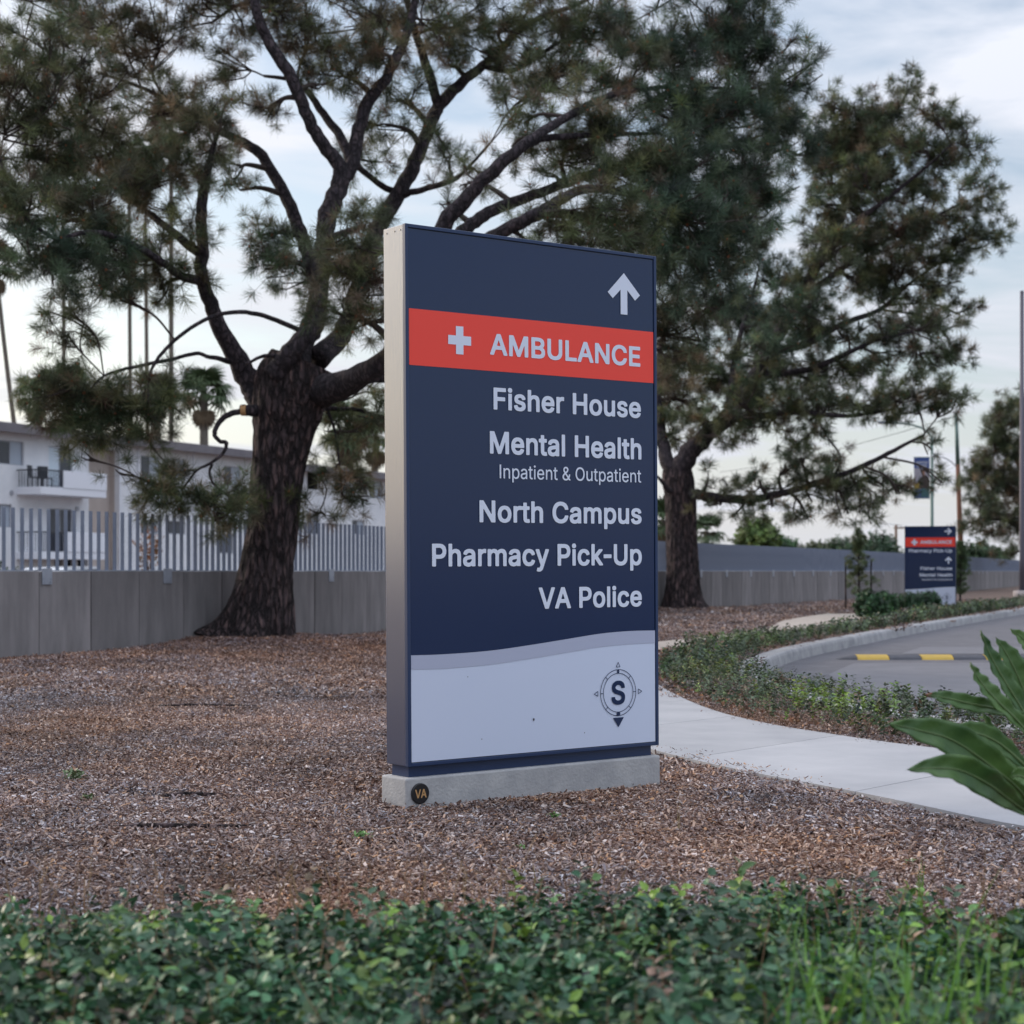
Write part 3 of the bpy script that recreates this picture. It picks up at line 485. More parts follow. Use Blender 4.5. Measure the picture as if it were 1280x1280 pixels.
def chips():
    ps = chip_protos()
    def area(n, x0, x1, y0, y1, sc, sw):
        x = RNG.uniform(x0, x1, n); y = np.sqrt(RNG.uniform(y0**2, y1**2, n))
        x = x / y1 * y if x1 > 3 else x
        k = ~blocked(x, y, sw) & (np.abs(x) < .33 * y + 2.4); x = x[k]; y = y[k]; m = len(x)
        s = RNG.uniform(.75, 1.25, m) * sc
        z = np.array([terrain(a, b) for a, b in zip(x, y)])
        return x, y, z, s
    A = [area(34000, -9, 9, 3.3, 14.5, .95, .09), area(24000, -13, 13, 14, 31, 1.5, .15), area(9000, -20, 20, 30, 62, 2.4, .2)]
    # stray clusters kicked over the edge of the sidewalk
    i = RNG.integers(30, 110, 260); p = SW_L[i]; g_ = np.gradient(SW_L, axis=0)[i]; g_ /= np.hypot(*g_.T)[:, None]; off = RNG.exponential(.05, 260)
    A.append((p[:, 0] + g_[:, 1]*off, p[:, 1] - g_[:, 0]*off, np.full(260, .006), RNG.uniform(.45, .8, 260)))
    x, y, z, s = [np.concatenate(q) for q in zip(*A)]
    ni = RNG.integers(0, 5, len(x)); ni[-260:] = 5
    n = len(x); rot = np.stack([RNG.normal(0, .05, n), RNG.normal(0, .05, n), RNG.uniform(0, 6.28, n)], 1)
    big = np.array([noise.noise((a * .45, b * .45, 5)) for a, b in zip(x, y)])
    br = 1.20 + .40 * big + RNG.normal(0, .08, n)
    near = np.exp(-((x + 3.5) ** 2 + (y - 24) ** 2) / 30)
    hue = np.array([noise.noise((a * .9 + 30, b * .55, 1)) + .7*noise.noise((a * 3.1, b * 2.2, 14)) for a, b in zip(x, y)]) + RNG.normal(0, .22, n) + .35*near
    dk = np.array([noise.noise((a * 2.3, b * 1.8, 22)) for a, b in zip(x, y)]); br = br * np.where(dk > .28, .72, 1.0)
    cols = np.stack([br * (1.06 + .16*np.clip(hue, -.8, 1)), br * (1.08 - .02*hue - .10*near), br * (1.06 - .22*np.clip(hue, -.8, 1) - .12*near)], 1)
    o = scatter('wood_chips', np.stack([x, y, z], 1), rot, s, np.clip(cols, .25, 2.2), ni, ps)
    tag(o, 'reddish brown shredded wood chip mulch covering the planting bed', 'wood chips', kind='stuff')
chips()

# ============================================================ SIGNS
m_navy = mat('navy_sign_face', (.0010,.016,.070), .20, ior=1.51)
m_navy_frame = mat('navy_painted_frame', (.012,.032,.095), .38, ior=1.5)
m_red = mat('red_sign_band', (.93,.050,.026), .36, ior=1.55)
m_white = mat('white_sign_vinyl', (.62,.68,.83), .4, ior=1.5)
m_wave = mat('grey_wave_vinyl', (.44,.47,.60), .4, ior=1.5)
m_letter = mat('reflective_lettering', (.72,.77,.89), .45, ior=1.5)
m_plinth = mat('plinth_concrete', (.34,.34,.35), .9, col2=(.47,.465,.46), nscale=7, bump=.003, bscale=70, detail=9)
m_badge = mat('badge_black', (.012,.011,.013), .35)
m_gold = mat('badge_gold', (.62,.36,.16), .35, metal=.4)
m_screw = mat('screw_steel', (.3,.28,.26), .4, metal=.8)
def side_mat():
    m = bpy.data.materials.new('satin_metallic_side'); m.use_nodes = True; n = m.node_tree.nodes; l = m.node_tree.links
    b = n['Principled BSDF']; b.inputs['Base Color'].default_value = (.010,.032,.10, 1); b.inputs['Roughness'].default_value = .4
    g = n.new('ShaderNodeBsdfGlossy'); g.inputs['Color'].default_value = (.72,.715,.70, 1); g.inputs['Roughness'].default_value = .17
    t = n.new('ShaderNodeTexCoord'); mp_ = n.new('ShaderNodeMapping'); mp_.inputs['Scale'].default_value = (1, 60, 2); z = n.new('ShaderNodeTexNoise'); z.inputs['Scale'].default_value = 3
    l.new(t.outputs['Object'], mp_.inputs[0]); l.new(mp_.outputs[0], z.inputs['Vector']); bp = n.new('ShaderNodeBump'); bp.inputs['Distance'].default_value = .0006
    l.new(z.outputs[0], bp.inputs['Height']); l.new(bp.outputs[0], g.inputs['Normal'])
    ms = n.new('ShaderNodeMixShader'); ms.inputs[0].default_value = .31; l.new(b.outputs[0], ms.inputs[1]); l.new(g.outputs[0], ms.inputs[2]); l.new(ms.outputs[0], n['Material Output'].inputs[0])
    return m
m_side = side_mat()
def sheet(name, poly, y, mt, parent):
    """flat vinyl on the sign face; poly in face coordinates (right, up)"""
    bm = bmesh.new(); f = bm.faces.new([bm.verts.new((p[0], y, p[1])) for p in poly]); bm.normal_update(); bmesh.ops.triangulate(bm, faces=[f])
    me = bpy.data.meshes.new(name); bm.normal_update(); bm.to_mesh(me); bm.free(); me.materials.append(mt)
    return link_mesh(name, me, parent)
def stroke_ring(mb, c, rx, rz, w, y, n=72):
    vs = []
    for i in range(n):
        a = 2 * math.pi * i / n
        vs += [(c[0] + (rx - w/2) * math.cos(a), y, c[1] + (rz - w/2) * math.sin(a)), (c[0] + (rx + w/2) * math.cos(a), y, c[1] + (rz + w/2) * math.sin(a))]
    mb.add(vs, [(2*i, 2*i+1, 2*((i+1) % n)+1, 2*((i+1) % n)) for i in range(n)])
def stroke_line(mb, a, b, w, y):
    a = Vector(a); b = Vector(b); t = (b - a).normalized(); nn = Vector((-t.y, t.x)) * w / 2
    mb.add([(p.x, y, p.y) for p in (a - nn, b - nn, b + nn, a + nn)], [(0, 1, 2, 3)])
def arrow_poly(cx, cy, h, w, shaft, ang=0.0):
    """arrow pointing up: a broad chevron head on a shaft"""
    s = shaft / 2; r = [(0, 0), (.5*w, -.497*h), (.345*w, -.635*h), (s, -.407*h), (s, -h)]
    pts = [(x, z + h/2) for x, z in r + [(-x, z) for x, z in r[:0:-1]]]
    c, sn = math.cos(ang), math.sin(ang)
    return [(cx + x*c - z*sn, cy + x*sn + z*c) for x, z in pts]
def make_sign(name, label, loc, rz, lean, Wd, H, zb, D, lay, group):
    root = empty(name, loc); root.rotation_euler = (0, -lean, rz); tag(root, label, 'sign', group)
    m = MB(); m.bbox(.004, Wd - .004, .022, D, zb, zb + H, .004); m.build('housing', m_side, root)
    fw = .016; fr = MB()
    fr.bbox(0, fw, 0, .024, zb, zb + H, .0025); fr.bbox(Wd - fw, Wd, 0, .024, zb, zb + H, .0025)
    fr.bbox(fw, Wd - fw, .0005, .024, zb + H - fw, zb + H, .0025); fr.bbox(fw, Wd - fw, .0005, .024, zb, zb + fw, .0025); fr.build('frame', m_navy_frame, root)
    m = MB(); m.box(.02, Wd - .025, .03, D - .02, lay['reveal'][0], lay['reveal'][1] + .003); m.build('base_reveal', m_navy_frame, root)
    m = MB(); m.bbox(-.016, Wd + .004, -.004, D + .012, -.3, lay['reveal'][0] + .001, .008); m.build('plinth', m_plinth, root)
    g = .003; x0, x1, z0, z1 = fw + g, Wd - fw - g, zb + fw + g, zb + H - fw - g
    m = MB(); m.box(fw, Wd - fw, .010, .022, zb + fw, zb + H - fw); m.build('face_backing', m_badge, root)
    wv = [p for p in lay['wave']]; wv[0] = (x0, wv[0][1]); wv[-1] = (x1, wv[-1][1])
    wv = [tuple(p) for p in catmull(wv, 4)]; wv[0] = (x0, wv[0][1]); wv[-1] = (x1, wv[-1][1])
    sheet('face_panel', [(x0, z0), (x1, z0), (x1, z1), (x0, z1)], .006, m_navy, root)
    sheet('white_panel', [(x0, z0), (x1, z0)] + wv[::-1], .0045, m_white, root)
    if 'wave2' in lay:
        w2 = [tuple(p) for p in catmull(lay['wave2'], 4)]; w2[0] = (x0, w2[0][1]); w2[-1] = (x1, w2[-1][1])
        sheet('grey_wave', [(p[0], p[1]) for p in w2] + wv[::-1], .0030, m_wave, root)
    b0, b1 = lay['band']; sheet('red_band', [(x0, b0), (x1, b0), (x1, b1), (x0, b1)], .0045, m_red, root)
    for (s, a, b, base, cap, off, res) in lay['text']:
        for V, Fs in text_geo(s, a, b, base, cap, off, res): mesh_obj('lettering', [(x, .0028, z) for x, z in V], Fs, m_letter, root)
    for (cx, cy, h, w, sh, ang) in lay['arrows']: sheet('arrow', arrow_poly(cx, cy, h, w, sh, ang), .0028, m_letter, root)
    cx, cy, r, t = lay['cross']
    sheet('cross', [(cx-t,cy-r),(cx+t,cy-r),(cx+t,cy-t),(cx+r,cy-t),(cx+r,cy+t),(cx+t,cy+t),(cx+t,cy+r),(cx-t,cy+r),(cx-t,cy+t),(cx-r,cy+t),(cx-r,cy-t),(cx-t,cy-t)], .0028, m_letter, root)
    cx, cy, r = lay['compass']; k = MB(); yy = .0014; lw = r * .028
    stroke_ring(k, (cx, cy), r, r, lw, yy); stroke_ring(k, (cx, cy), r * .84, r * .84, lw, yy)
    for a in range(0, 360, 45):
        c_, s_ = math.cos(R(a)), math.sin(R(a)); w = r * .11 if a == 90 else r * .2 if a == 270 else lw
        stroke_line(k, (cx + r*.855*c_, cy + r*.855*s_), (cx + r*.985*c_, cy + r*.985*s_), w, yy - .0001)
    def tri(px_, pz_, ang, sz, fill):
        pt = [(px_ + sz*math.cos(ang + q), pz_ + sz*math.sin(ang + q)) for q in (0, R(125), R(-125))]
        if fill: k.add([(x, yy, z) for x, z in pt], [(0, 1, 2)])
        else:
            for i in range(3): stroke_line(k, pt[i], pt[(i+1) % 3], lw, yy)
    tri(cx, cy + r*1.19, R(90), r*.13, False); tri(cx - r*1.22, cy, R(180), r*.13, False); tri(cx + r*1.22, cy, 0, r*.13, False)
    sz = r * .30; pt = [(cx - sz*1.03, cy - r*1.08), (cx + sz*1.03, cy - r*1.08), (cx, cy - r*1.50)]; k.add([(x, yy, z) for x, z in pt], [(0, 1, 2)])
    k.build('compass_emblem', m_navy, root)
    V, Fs = text_geo('S', cx - r*.385, cx + r*.385, cy - r*.51, r*1.02, .021, 40)[0]; mesh_obj('compass_letter', [(x, .0014, z) for x, z in V], Fs, m_navy, root)
    if lay.get('badge'):
        bx, bz, br = lay['badge']; bd = MB(); bd.tube([(bx, -.004, bz), (bx, -.012, bz), (bx, -.014, bz)], [br, br, br*.93], 40); bo = bd.build('badge', m_badge, root)
        V, Fs = text_geo('VA', bx - br*.66, bx + br*.66, bz - br*.42, br*.84, .020, 30)[0]; mesh_obj('badge_letters', [(x, -.0150, z) for x, z in V], Fs, m_gold, bo)
    for (sx_, sz_, sr_) in lay.get('specks', ()):
        sc = MB(); sc.add([(sx_ + sr_*math.cos(a)*(1 + .4*math.sin(3*a)), .0014, sz_ + sr_*1.5*math.sin(a)) for a in [i*.785 for i in range(8)]], [tuple(range(8))]); sc.build('dirt_speck', m_badge, root)
    for q in (.25, .5, .85):
        sc = MB(); sc.tube([(.004, D*q, zb + H - .022), (.0015, D*q, zb + H - .022)], [.0035, .003], 8); sc.build('screw', m_screw, root)
    return root

SX, SY, SA, SE, SWd, SH, SZB, SD = -.4396, 7.4922, .6427, .0073, 1.4213, 2.3156, .165, .1787
_M = Matrix.Translation((SX, SY, 0)) @ (Matrix.Rotation(SA, 4, 'Z') @ Matrix.Rotation(-SE, 4, 'Y')); _Mi = _M.inverted()
def face_uv(px, py):
    """where a ray of sight meets the sign face, in the sign's own metres"""
    o = _Mi @ Vector((0, 0, 1)); d = (_Mi @ P(px, py, 1.0)) - o; t = -o.y / d.y; q = o + d * t; return q.x, q.z
U = face_uv
def tl(s, xl, yl, xr, yr, cap_px, cap_at, off, res=34):
    a = U(xl, yl); b = U(xr, yr); c0 = U(*cap_at); c1 = U(cap_at[0], cap_at[1] - cap_px); return (s, a[0], b[0], (a[1] + b[1]) / 2, c1[1] - c0[1], off, res)
lay1 = dict(
    reveal=(.1166, SZB),
    band=((U(510.6,455)[1] + U(816.9,479.4)[1]) / 2, (U(510,384.4)[1] + U(816.9,415.3)[1]) / 2),
    wave=[U(*p) for p in ((512.2,819.4),(553.8,818),(610,813.8),(660,806.9),(710,798.8),(750.6,792.2),(788,788.8),(819.4,788.1))],
    wave2=[U(*p) for p in ((512.2,836.9),(553.8,835.9),(610,831.2),(660,824),(710,815.6),(750.6,808.8),(788,805.3),(819.4,803.8))],
    text=[tl('AMBULANCE', 613.1,442.8, 800.9,458.8, 26.6, (613,442.8), .021),
          tl('Fisher House', 617.5,511.9, 801.6,522.5, 27.5, (617.5,511.9), .021),
          tl('Mental Health', 612.9,567.1, 802.3,574.3, 28.2, (613,567.1), .021),
          tl('Inpatient & Outpatient', 625.1,597.9, 802,603.2, 17.3, (625,597.9), .004, 28),
          tl('North Campus', 599.9,652.1, 802.5,655.8, 27.6, (600,652.1), .021),
          tl('Pharmacy Pick-Up', 540.6,707.3, 802.8,707.3, 28.7, (541,707.3), .021),
          tl('VA Police', 674,760.2, 802.8,758.9, 26.8, (674,760.2), .021)],
    arrows=[], cross=None, compass=None, badge=None)
c = U(780.4, 367.2); t_ = U(780.4, 341.3); b_ = U(780.8, 393.1); l_ = U(760.3, 366); r_ = U(800.6, 369.4)
lay1['arrows'] = [(c[0], (t_[1] + b_[1]) / 2, t_[1] - b_[1], r_[0] - l_[0], U(785, 380)[0] - U(776.6, 380)[0], 0)]
c = U(575.1, 425.3); a_ = U(575.1, 407.8); lay1['cross'] = (c[0], c[1], a_[1] - c[1], (U(580.3, 410)[0] - U(571, 410)[0]) / 2)
c = U(773.2, 865.8); a_ = U(773.2, 837); lay1['compass'] = (c[0], c[1], a_[1] - c[1])
lay1['specks'] = [(*U(667.5, 899.5), .0045), (*U(602.5, 924), .002), (*U(731, 916), .002), (*U(585, 846), .0018)]
c = U(523.75, 991.6); a_ = U(523.75, 978.6); lay1['badge'] = (c[0], c[1], a_[1] - c[1])
make_sign('directional_sign', 'tall navy hospital directory sign on a concrete plinth in the wood chips, nearest the camera', (SX, SY, 0), SA, SE, SWd, SH, SZB, SD, lay1, 'directional signs')
# the distant sign by the kerb
W2, H2, Z2 = 1.40, 2.24, .02
def q2(x, y): return ((x - 208) / 572 * W2, Z2 + H2 * (1 - (y - 187) / 923))
def t2(s, x0, x1, base, cap_top, off, res): a = q2(x0, base); b = q2(x1, base); return (s, a[0], b[0], a[1], q2(0, cap_top)[1] - a[1], off, res)
lay2 = dict(reveal=(Z2 - .05, Z2), band=(q2(0, 425)[1], q2(0, 318)[1]),
    wave=[q2(208, 918), q2(330, 914), q2(450, 906), q2(560, 896), q2(670, 889), q2(772, 886)],
    text=[t2('AMBULANCE', 382, 736, 391, 350, .019, 16), t2('Pharmacy Pick-Up', 255, 738, 489, 451, .019, 16), t2('Fisher House', 386, 738, 692, 655, .019, 16),
          t2('Mental Health', 376, 740, 768, 730, .019, 16), t2('Inpatient & Outpatient', 402, 740, 812, 790, .004, 14)],
    arrows=[(*q2(694, 248), .20, .20, .038, R(-90)), (*q2(698, 580), .20, .20, .038, 0)], cross=(*q2(318, 372), .085, .03), compass=(*q2(680, 1005), .105), badge=None)
s2 = Vector((11.02, 49.0, 0))
make_sign('directional_sign', 'distant navy directory sign beyond the kerb with bushes at its foot', (11.02 , 49.4, 0), R(-17), 0, W2, H2, Z2, .18, lay2, 'directional signs')

# ------------------------------------------------------------ speed bump
m_yel = mat('bump_yellow', (.62,.40,.05), .6, col2=(.50,.33,.06), nscale=9)
m_blk = mat('bump_black', (.05,.052,.065), .7, col2=(.085,.085,.10), nscale=9)
def bump():
    root = empty('speed_bump', (4.40, 22.6, -.13)); tag(root, 'yellow and black striped speed bump lying across the road', 'speed bump')
    prof = [(-.20,0),(-.17,.03),(-.09,.055),(.0,.062),(.09,.055),(.17,.03),(.20,0)]
    w = .41
    mes = []
    for mt in (m_yel, m_blk):
        n = len(prof); vs = [(0.004, y, z) for y, z in prof] + [(w - .004, y, z) for y, z in prof]
        me = bpy.data.meshes.new('bump_segment'); me.from_pydata(vs, [], [(i, i+1, n+i+1, n+i) for i in range(n-1)] + [tuple(range(n-1, -1, -1)), tuple(range(n, 2*n))]); me.materials.append(mt); me.update(); mes.append(me)
    for i in range(24): link_mesh('bump_segment', mes[i % 2], root, (i * w, 0, 0))
    vs = [(-.25, y*.3, .004) for y, z in prof] + [(0, y, max(z, .001)) for y, z in prof]; n = len(prof)
    mesh_obj('end_cap', vs, [(i, i+1, n+i+1, n+i) for i in range(n-1)], m_blk, root)
bump()

# ============================================================ WALL AND FENCE
m_wallc = mat('retaining_wall_concrete', (.15,.138,.142), .95, col2=(.25,.228,.228), col3=(.195,.18,.18), nscale=1.7, bump=.004, bscale=50, stretch=(1,1,.35), detail=9, objvar=.16, streak=.17)
m_galv = mat('galvanised_steel', (.30,.32,.37), .45, metal=.55, col2=(.38,.40,.46), nscale=4)
m_pick = mat('picket_paint', (.15,.18,.25), .36, metal=.1, col2=(.19,.22,.29), nscale=3)
wl_pts = np.array(WALL); wd = np.r_[0, np.cumsum(np.hypot(*np.diff(wl_pts, axis=0).T))]
def on_wall(s, off=0.0):
    x = np.interp(s, wd, wl_pts[:, 0]); y = np.interp(s, wd, wl_pts[:, 1])
    a = np.array([np.interp(s - .3, wd, wl_pts[:, j]) for j in (0, 1)]); b = np.array([np.interp(s + .3, wd, wl_pts[:, j]) for j in (0, 1)])
    t = (b - a) / np.hypot(*(b - a)); n = np.array((t[1], -t[0]))       # n points to the mulch side
    return Vector((x + n[0]*off, y + n[1]*off, 0)), math.atan2(t[1], t[0])
def wall_fence():
    root = tag(empty('retaining_wall', (*WALL[2], 0)), 'long grey concrete retaining wall carrying the steel picket fence', 'wall')
    fence = tag(empty('picket_fence', (*WALL[2], 1.0)), 'tall grey steel picket fence standing on the concrete wall', 'fence')
    inv = Matrix.Translation(-root.location); L0 = .925
    # length along the wall where px 44 falls
    s0 = float(wd[2]) + .55
    s = s0 - 8 * L0; npan = 0; px_ = []
    while s < wd[-1] - 1:
        Ls = L0; e = s + Ls; a, r0 = on_wall(s + .006); b, r1 = on_wall(e - .006)
        ln = (b - a).length; ang = math.atan2(b.y - a.y, b.x - a.x)
        px_.append((a, ang, ln)); s = e
    me_cache = {}
    for i, (a, ang, ln) in enumerate(px_):
        key = (round(ln, 2), i % 3); M = Matrix.Identity(4)
        if key not in me_cache:
            k = MB(); k.bbox(0, ln, -.10 + .004 * (i % 3), .10, -.5, 1.0 - .0015 * (i % 3), .006)
            me = bpy.data.meshes.new('wall_panel'); me.from_pydata(k.v, [], k.f); me.materials.append(m_wallc); me.update(); me_cache[key] = me
        if i >= 160: break
        link_mesh('wall_panel', me_cache[key], root, a - root.location, (0, 0, ang))
    # pickets: flat fins set across the line of the fence
    k = MB(); k.box(-.007, .007, -.024, .024, .012, .745); pm = bpy.data.meshes.new('picket'); pm.from_pydata(k.v, [], k.f); pm.materials.append(m_pick); pm.update()
    s = s0 - 7.6 * L0; n = 0; rest = MB(); bs = s0; 
    while s < wd[-1] - 2:
        a, r = on_wall(s, .0)
        if n < 300: link_mesh('picket', pm, fence, a - root.location, (0, 0, r))
        else: rest.box(-.007, .007, -.024, .024, .012, .745, Matrix.Translation(a - root.location) @ Matrix.Rotation(r, 4, 'Z'))
        n += 1; s += .152
    tag(rest.build('distant_pickets', m_pick, fence), kind='stuff')
    # bottom rail, in lengths
    s = s0 - 7.7 * L0
    while s < wd[-1] - 2.5:
        a, _ = on_wall(s + .01); b, _ = on_wall(s + 2.31); ang = math.atan2(b.y-a.y, b.x-a.x); ln = (b-a).length
        q = MB(); q.bbox(0, ln, -.04, .04, -.0005, .014, .003); o = q.build('base_rail', m_galv, fence); o.location = a - root.location; o.rotation_euler = (0, 0, ang)
        s += 2.32
    # steel fixing plates over the joints
    q = MB(); q.bbox(-.085, .085, -.112, -.1005, -.16, .035, .003)
    for bx in (-.055, .055):
        for bz in (-.13, -.09): q.tube([(bx, -.112, bz), (bx, -.120, bz)], [.009, .008], 8)
    me = bpy.data.meshes.new('fixing_plate'); me.from_pydata(q.v, [], q.f); me.materials.append(m_galv); me.update()
    s = s0 + .12 - 2 * 2.3
    while s < 95:
        a, r = on_wall(s); link_mesh('fixing_plate', me, fence, a - root.location, (0, 0, r)); s += 2.3
wall_fence()

# ============================================================ PINES
m_bark = mat('pine_bark', (.027,.019,.020), .95, col2=(.135,.085,.078), col3=(.058,.040,.042), nscale=15, bump=.04, bscale=30, stretch=(1,1,.25), detail=10, cracks=((13,13,3.0), .30, .05))
m_limb = mat('limb_bark', (.022,.017,.022), .95, col2=(.08,.058,.062), col3=(.042,.032,.037), nscale=12, bump=.012, bscale=30, stretch=(1,1,.5), detail=8, cracks=((14,14,7), .45, .02))
m_twig = mat('twig_bark', (.055,.04,.035), .9)
m_cut = mat('cut_wood', (.50,.28,.12), .8)
m_needle = inst_mat('pine_needles', .5, .35, .45, .35)
m_cone = mat('pollen_cone', (.36,.12,.05), .8)
def tuft_protos(n=4, nee=84, w=.0115):
    ps = []
    for k in range(n):
        vs = []; fs = []; lv = []; mi = []
        for i in range(nee):
            z0 = random.uniform(-.55, .05); th = math.acos(random.uniform(-.45, 1)); ph = random.uniform(0, 6.283)
            d = Vector((math.sin(th)*math.cos(ph), math.sin(th)*math.sin(ph), math.cos(th) + .25)).normalized(); L = random.uniform(.7, 1.0)
            sd = d.orthogonal().normalized(); sd = (Matrix.Rotation(random.uniform(0, 3.14), 3, d) @ sd) * w
            b = Vector((0, 0, z0)); dr = Vector((random.gauss(0, .1), random.gauss(0, .1), random.gauss(-.02, .1)))
            m_ = b + d * L * .55; t = b + d * L + dr; q = len(vs)
            vs += [b - sd*.7, b + sd*.7, m_ + sd, m_ - sd, t]; fs += [(q, q+1, q+2, q+3), (q+3, q+2, q+4)]; v = random.random(); lv += [v, v]; mi += [0, 0]
        # the twig it grows on
        q = len(vs); r = .022
        vs += [(r, 0, -.75), (-r*.5, r*.87, -.75), (-r*.5, -r*.87, -.75), (0, 0, .08)]; fs += [(q, q+1, q+3), (q+1, q+2, q+3), (q+2, q, q+3)]; lv += [.5]*3; mi += [1]*3
        if k == 0:
            for j in range(5):
                a = j * 1.26; c = Vector((.05*math.cos(a), .05*math.sin(a), .03)); q = len(vs); s = .035
                vs += [c + Vector(p)*s for p in ((1,0,0),(0,1,0),(-1,0,0),(0,-1,0),(0,0,2.4),(0,0,-1))]
                fs += [(q+a_, q+(a_+1) % 4, q+4) for a_ in range(4)] + [(q+(a_+1) % 4, q+a_, q+5) for a_ in range(4)]; lv += [.5]*8; mi += [2]*8
        ps.append(proto('needle_tuft', vs, fs, None, lv, [m_needle, m_twig, m_cone], mi))
    return ps
TUFTS = tuft_protos(); TUFTS_FAR = tuft_protos(4, 62, .018)
GREEN = [(4, (.085,.110,.060), .3), (3, (.105,.122,.065), .3), (2, (.15,.165,.075), .3), (1.5, (.17,.13,.08), .3)]
BROWN = [(3, (.095,.108,.062), .3), (3, (.15,.125,.080), .3), (2, (.20,.145,.09), .3), (2, (.12,.132,.062), .3)]
DARK = [(5, (.065,.100,.066), .3), (2, (.085,.118,.07), .3), (1, (.14,.165,.08), .3), (.6, (.11,.09,.06), .2)]
def make_pine(name, label, Yb, base_px, trunk, limbs, blobs, nl, protos, group=None, limb_k=5, twig_r=.012, bark=.07, dens=1.8):
    """trunk and limbs are (pixel x, pixel y, metres nearer/farther, radius); blobs are (px, py, rx, ry, tufts, dy, palette)"""
    bx = (base_px[0] - 640) / F * Yb; root = tag(empty(name, (bx, Yb, 0)), label, 'tree', group)
    org = Vector((bx, Yb, 0)); samp = []
    def conv(line): return [(*(P(a, b, Yb + dy) - org), r) for a, b, dy, r in line]
    tr = catmull(conv(trunk), 14); k = MB()
    def ridge(i, an, p):
        u = noise.noise((math.cos(an)*3.2, math.sin(an)*3.2, p.z*.9)); v = noise.noise((math.cos(an)*9, math.sin(an)*9, p.z*2.2 + 7))
        w = noise.noise((math.cos(an)*1.2, math.sin(an)*1.2, p.z*.5 + 3))
        fl = max(0, 1 - p.z / .9)
        return 1 + bark*(.9 - 2.2*abs(v)) + bark*.8*(.5 - 1.6*abs(u)) + .10*w + fl*fl*.16*math.sin(an*5 + 1.0)
    k.tube([p[:3] for p in tr], [p[3] for p in tr], 72, True, ridge); k.build('trunk', m_bark, root, True)
    samp += [(Vector(p[:3]), p[3]) for p in tr[len(tr)//3:]]
    for ln in limbs:
        c = catmull([(*q[:3], q[3]*.82) for q in conv(ln)], limb_k); k = MB(); ph = random.random() * 50
        pts = []
        for i, p in enumerate(c):
            j = .35 * p[3]; pts.append(Vector(p[:3]) + Vector((noise.noise((i*.7, ph, 0)), noise.noise((i*.7, ph, 5)), noise.noise((i*.7, ph, 9)))) * j)
        k.tube(pts, [p[3] for p in c], 14 if c[0][3] > .05 else 8, True, lambda i, an, p: 1 + .12*noise.noise((math.cos(an)*2.5, math.sin(an)*2.5, p.z*2.5 + p.x*2)) + .05*noise.noise((math.cos(an)*6, math.sin(an)*6, (p.z + p.x)*6)))
        k.build('limb', m_limb, root, True); samp += [(q, p[3]) for q, p in zip(pts, c)]
    sp = np.array([tuple(q) for q, r in samp]); sr = np.array([r for q, r in samp])
    tw = MB(); T = []; D = []; COL = []; SC = []
    pxm = Yb / F
    for (px, py, rx, ry, n, dy, pal) in blobs:
        n = max(2, int(n * dens))
        c = P(px, py, Yb + dy) - org; RX, RZ = rx * pxm, ry * pxm; RY = max(RX, RZ) * .8
        d = np.linalg.norm(sp - np.array(c), axis=1) + 1.4 * np.maximum(0, sp[:, 2] - c.z) + 3*np.maximum(0, sr - .2)
        i = int(np.argmin(d)); a = Vector(sp[i]); r0 = min(sr[i] * .55, .05 + .008 * (c - a).length)
        mid = (a + c) / 2 + Vector((random.gauss(0, .12), random.gauss(0, .12), .06)) * (c - a).length
        br = catmull([tuple(a), tuple(mid), tuple(c + Vector((0, 0, -.2*RZ)))], 6); m = len(br)
        tw.tube(br, [r0 + (twig_r*1.4 - r0) * q / (m - 1) for q in range(m)], 6, False)
        nsub = max(3, n // 6)
        for s in range(nsub):
            while True:
                u = Vector((random.uniform(-1, 1), random.uniform(-1, 1), random.uniform(-1, 1)))
                if u.length < 1: break
            sc_ = c + Vector((u.x*RX, u.y*RY, u.z*RZ)) * 1.18; st = Vector(br[random.randint(m//3, m-1)])
            md = (st + sc_) / 2 + Vector((random.gauss(0, .1), random.gauss(0, .1), random.gauss(-.04, .08))) * (sc_ - st).length
            b2 = catmull([tuple(st), tuple(md), tuple(sc_)], 4); tw.tube(b2, [twig_r*(1.2 - .5*q/(len(b2)-1)) for q in range(len(b2))], 4, False)
            base_d = (sc_ - st).normalized()
            for t in range(max(1, round(n / nsub))):
                dd = (base_d*.6 + Vector((random.gauss(0, .7), random.gauss(0, .7), random.gauss(.25, .6)))).normalized()
                ln = nl * random.uniform(.5, 2.2); st2 = Vector(b2[random.randint(1, len(b2)-1)]); e = st2 + dd * ln
                tw.add([st2 + Vector((twig_r*.6, 0, 0)), st2 - Vector((twig_r*.3, twig_r*.5, 0)), st2 + Vector((0, twig_r*.6, twig_r*.3)), e], [(0, 1, 3), (1, 2, 3), (2, 0, 3)])
                T.append(e); D.append(dd); SC.append(nl * random.uniform(.75, 1.15)); COL.append(pal)
    n = len(T); cols = np.zeros((n, 3))
    for pal_i, pal in enumerate((GREEN, BROWN, DARK)):
        mk = np.array([c == pal_i for c in COL])
        if mk.any(): cols[mk] = pick_cols(int(mk.sum()), pal)
    tw.build('twigs', m_twig, root)['kind'] = 'stuff'
    o = scatter('crown', [tuple(p) for p in T], dir_euler([tuple(p) for p in D]), SC, cols, RNG.integers(0, len(protos), n), protos, root); o['kind'] = 'stuff'
    return root

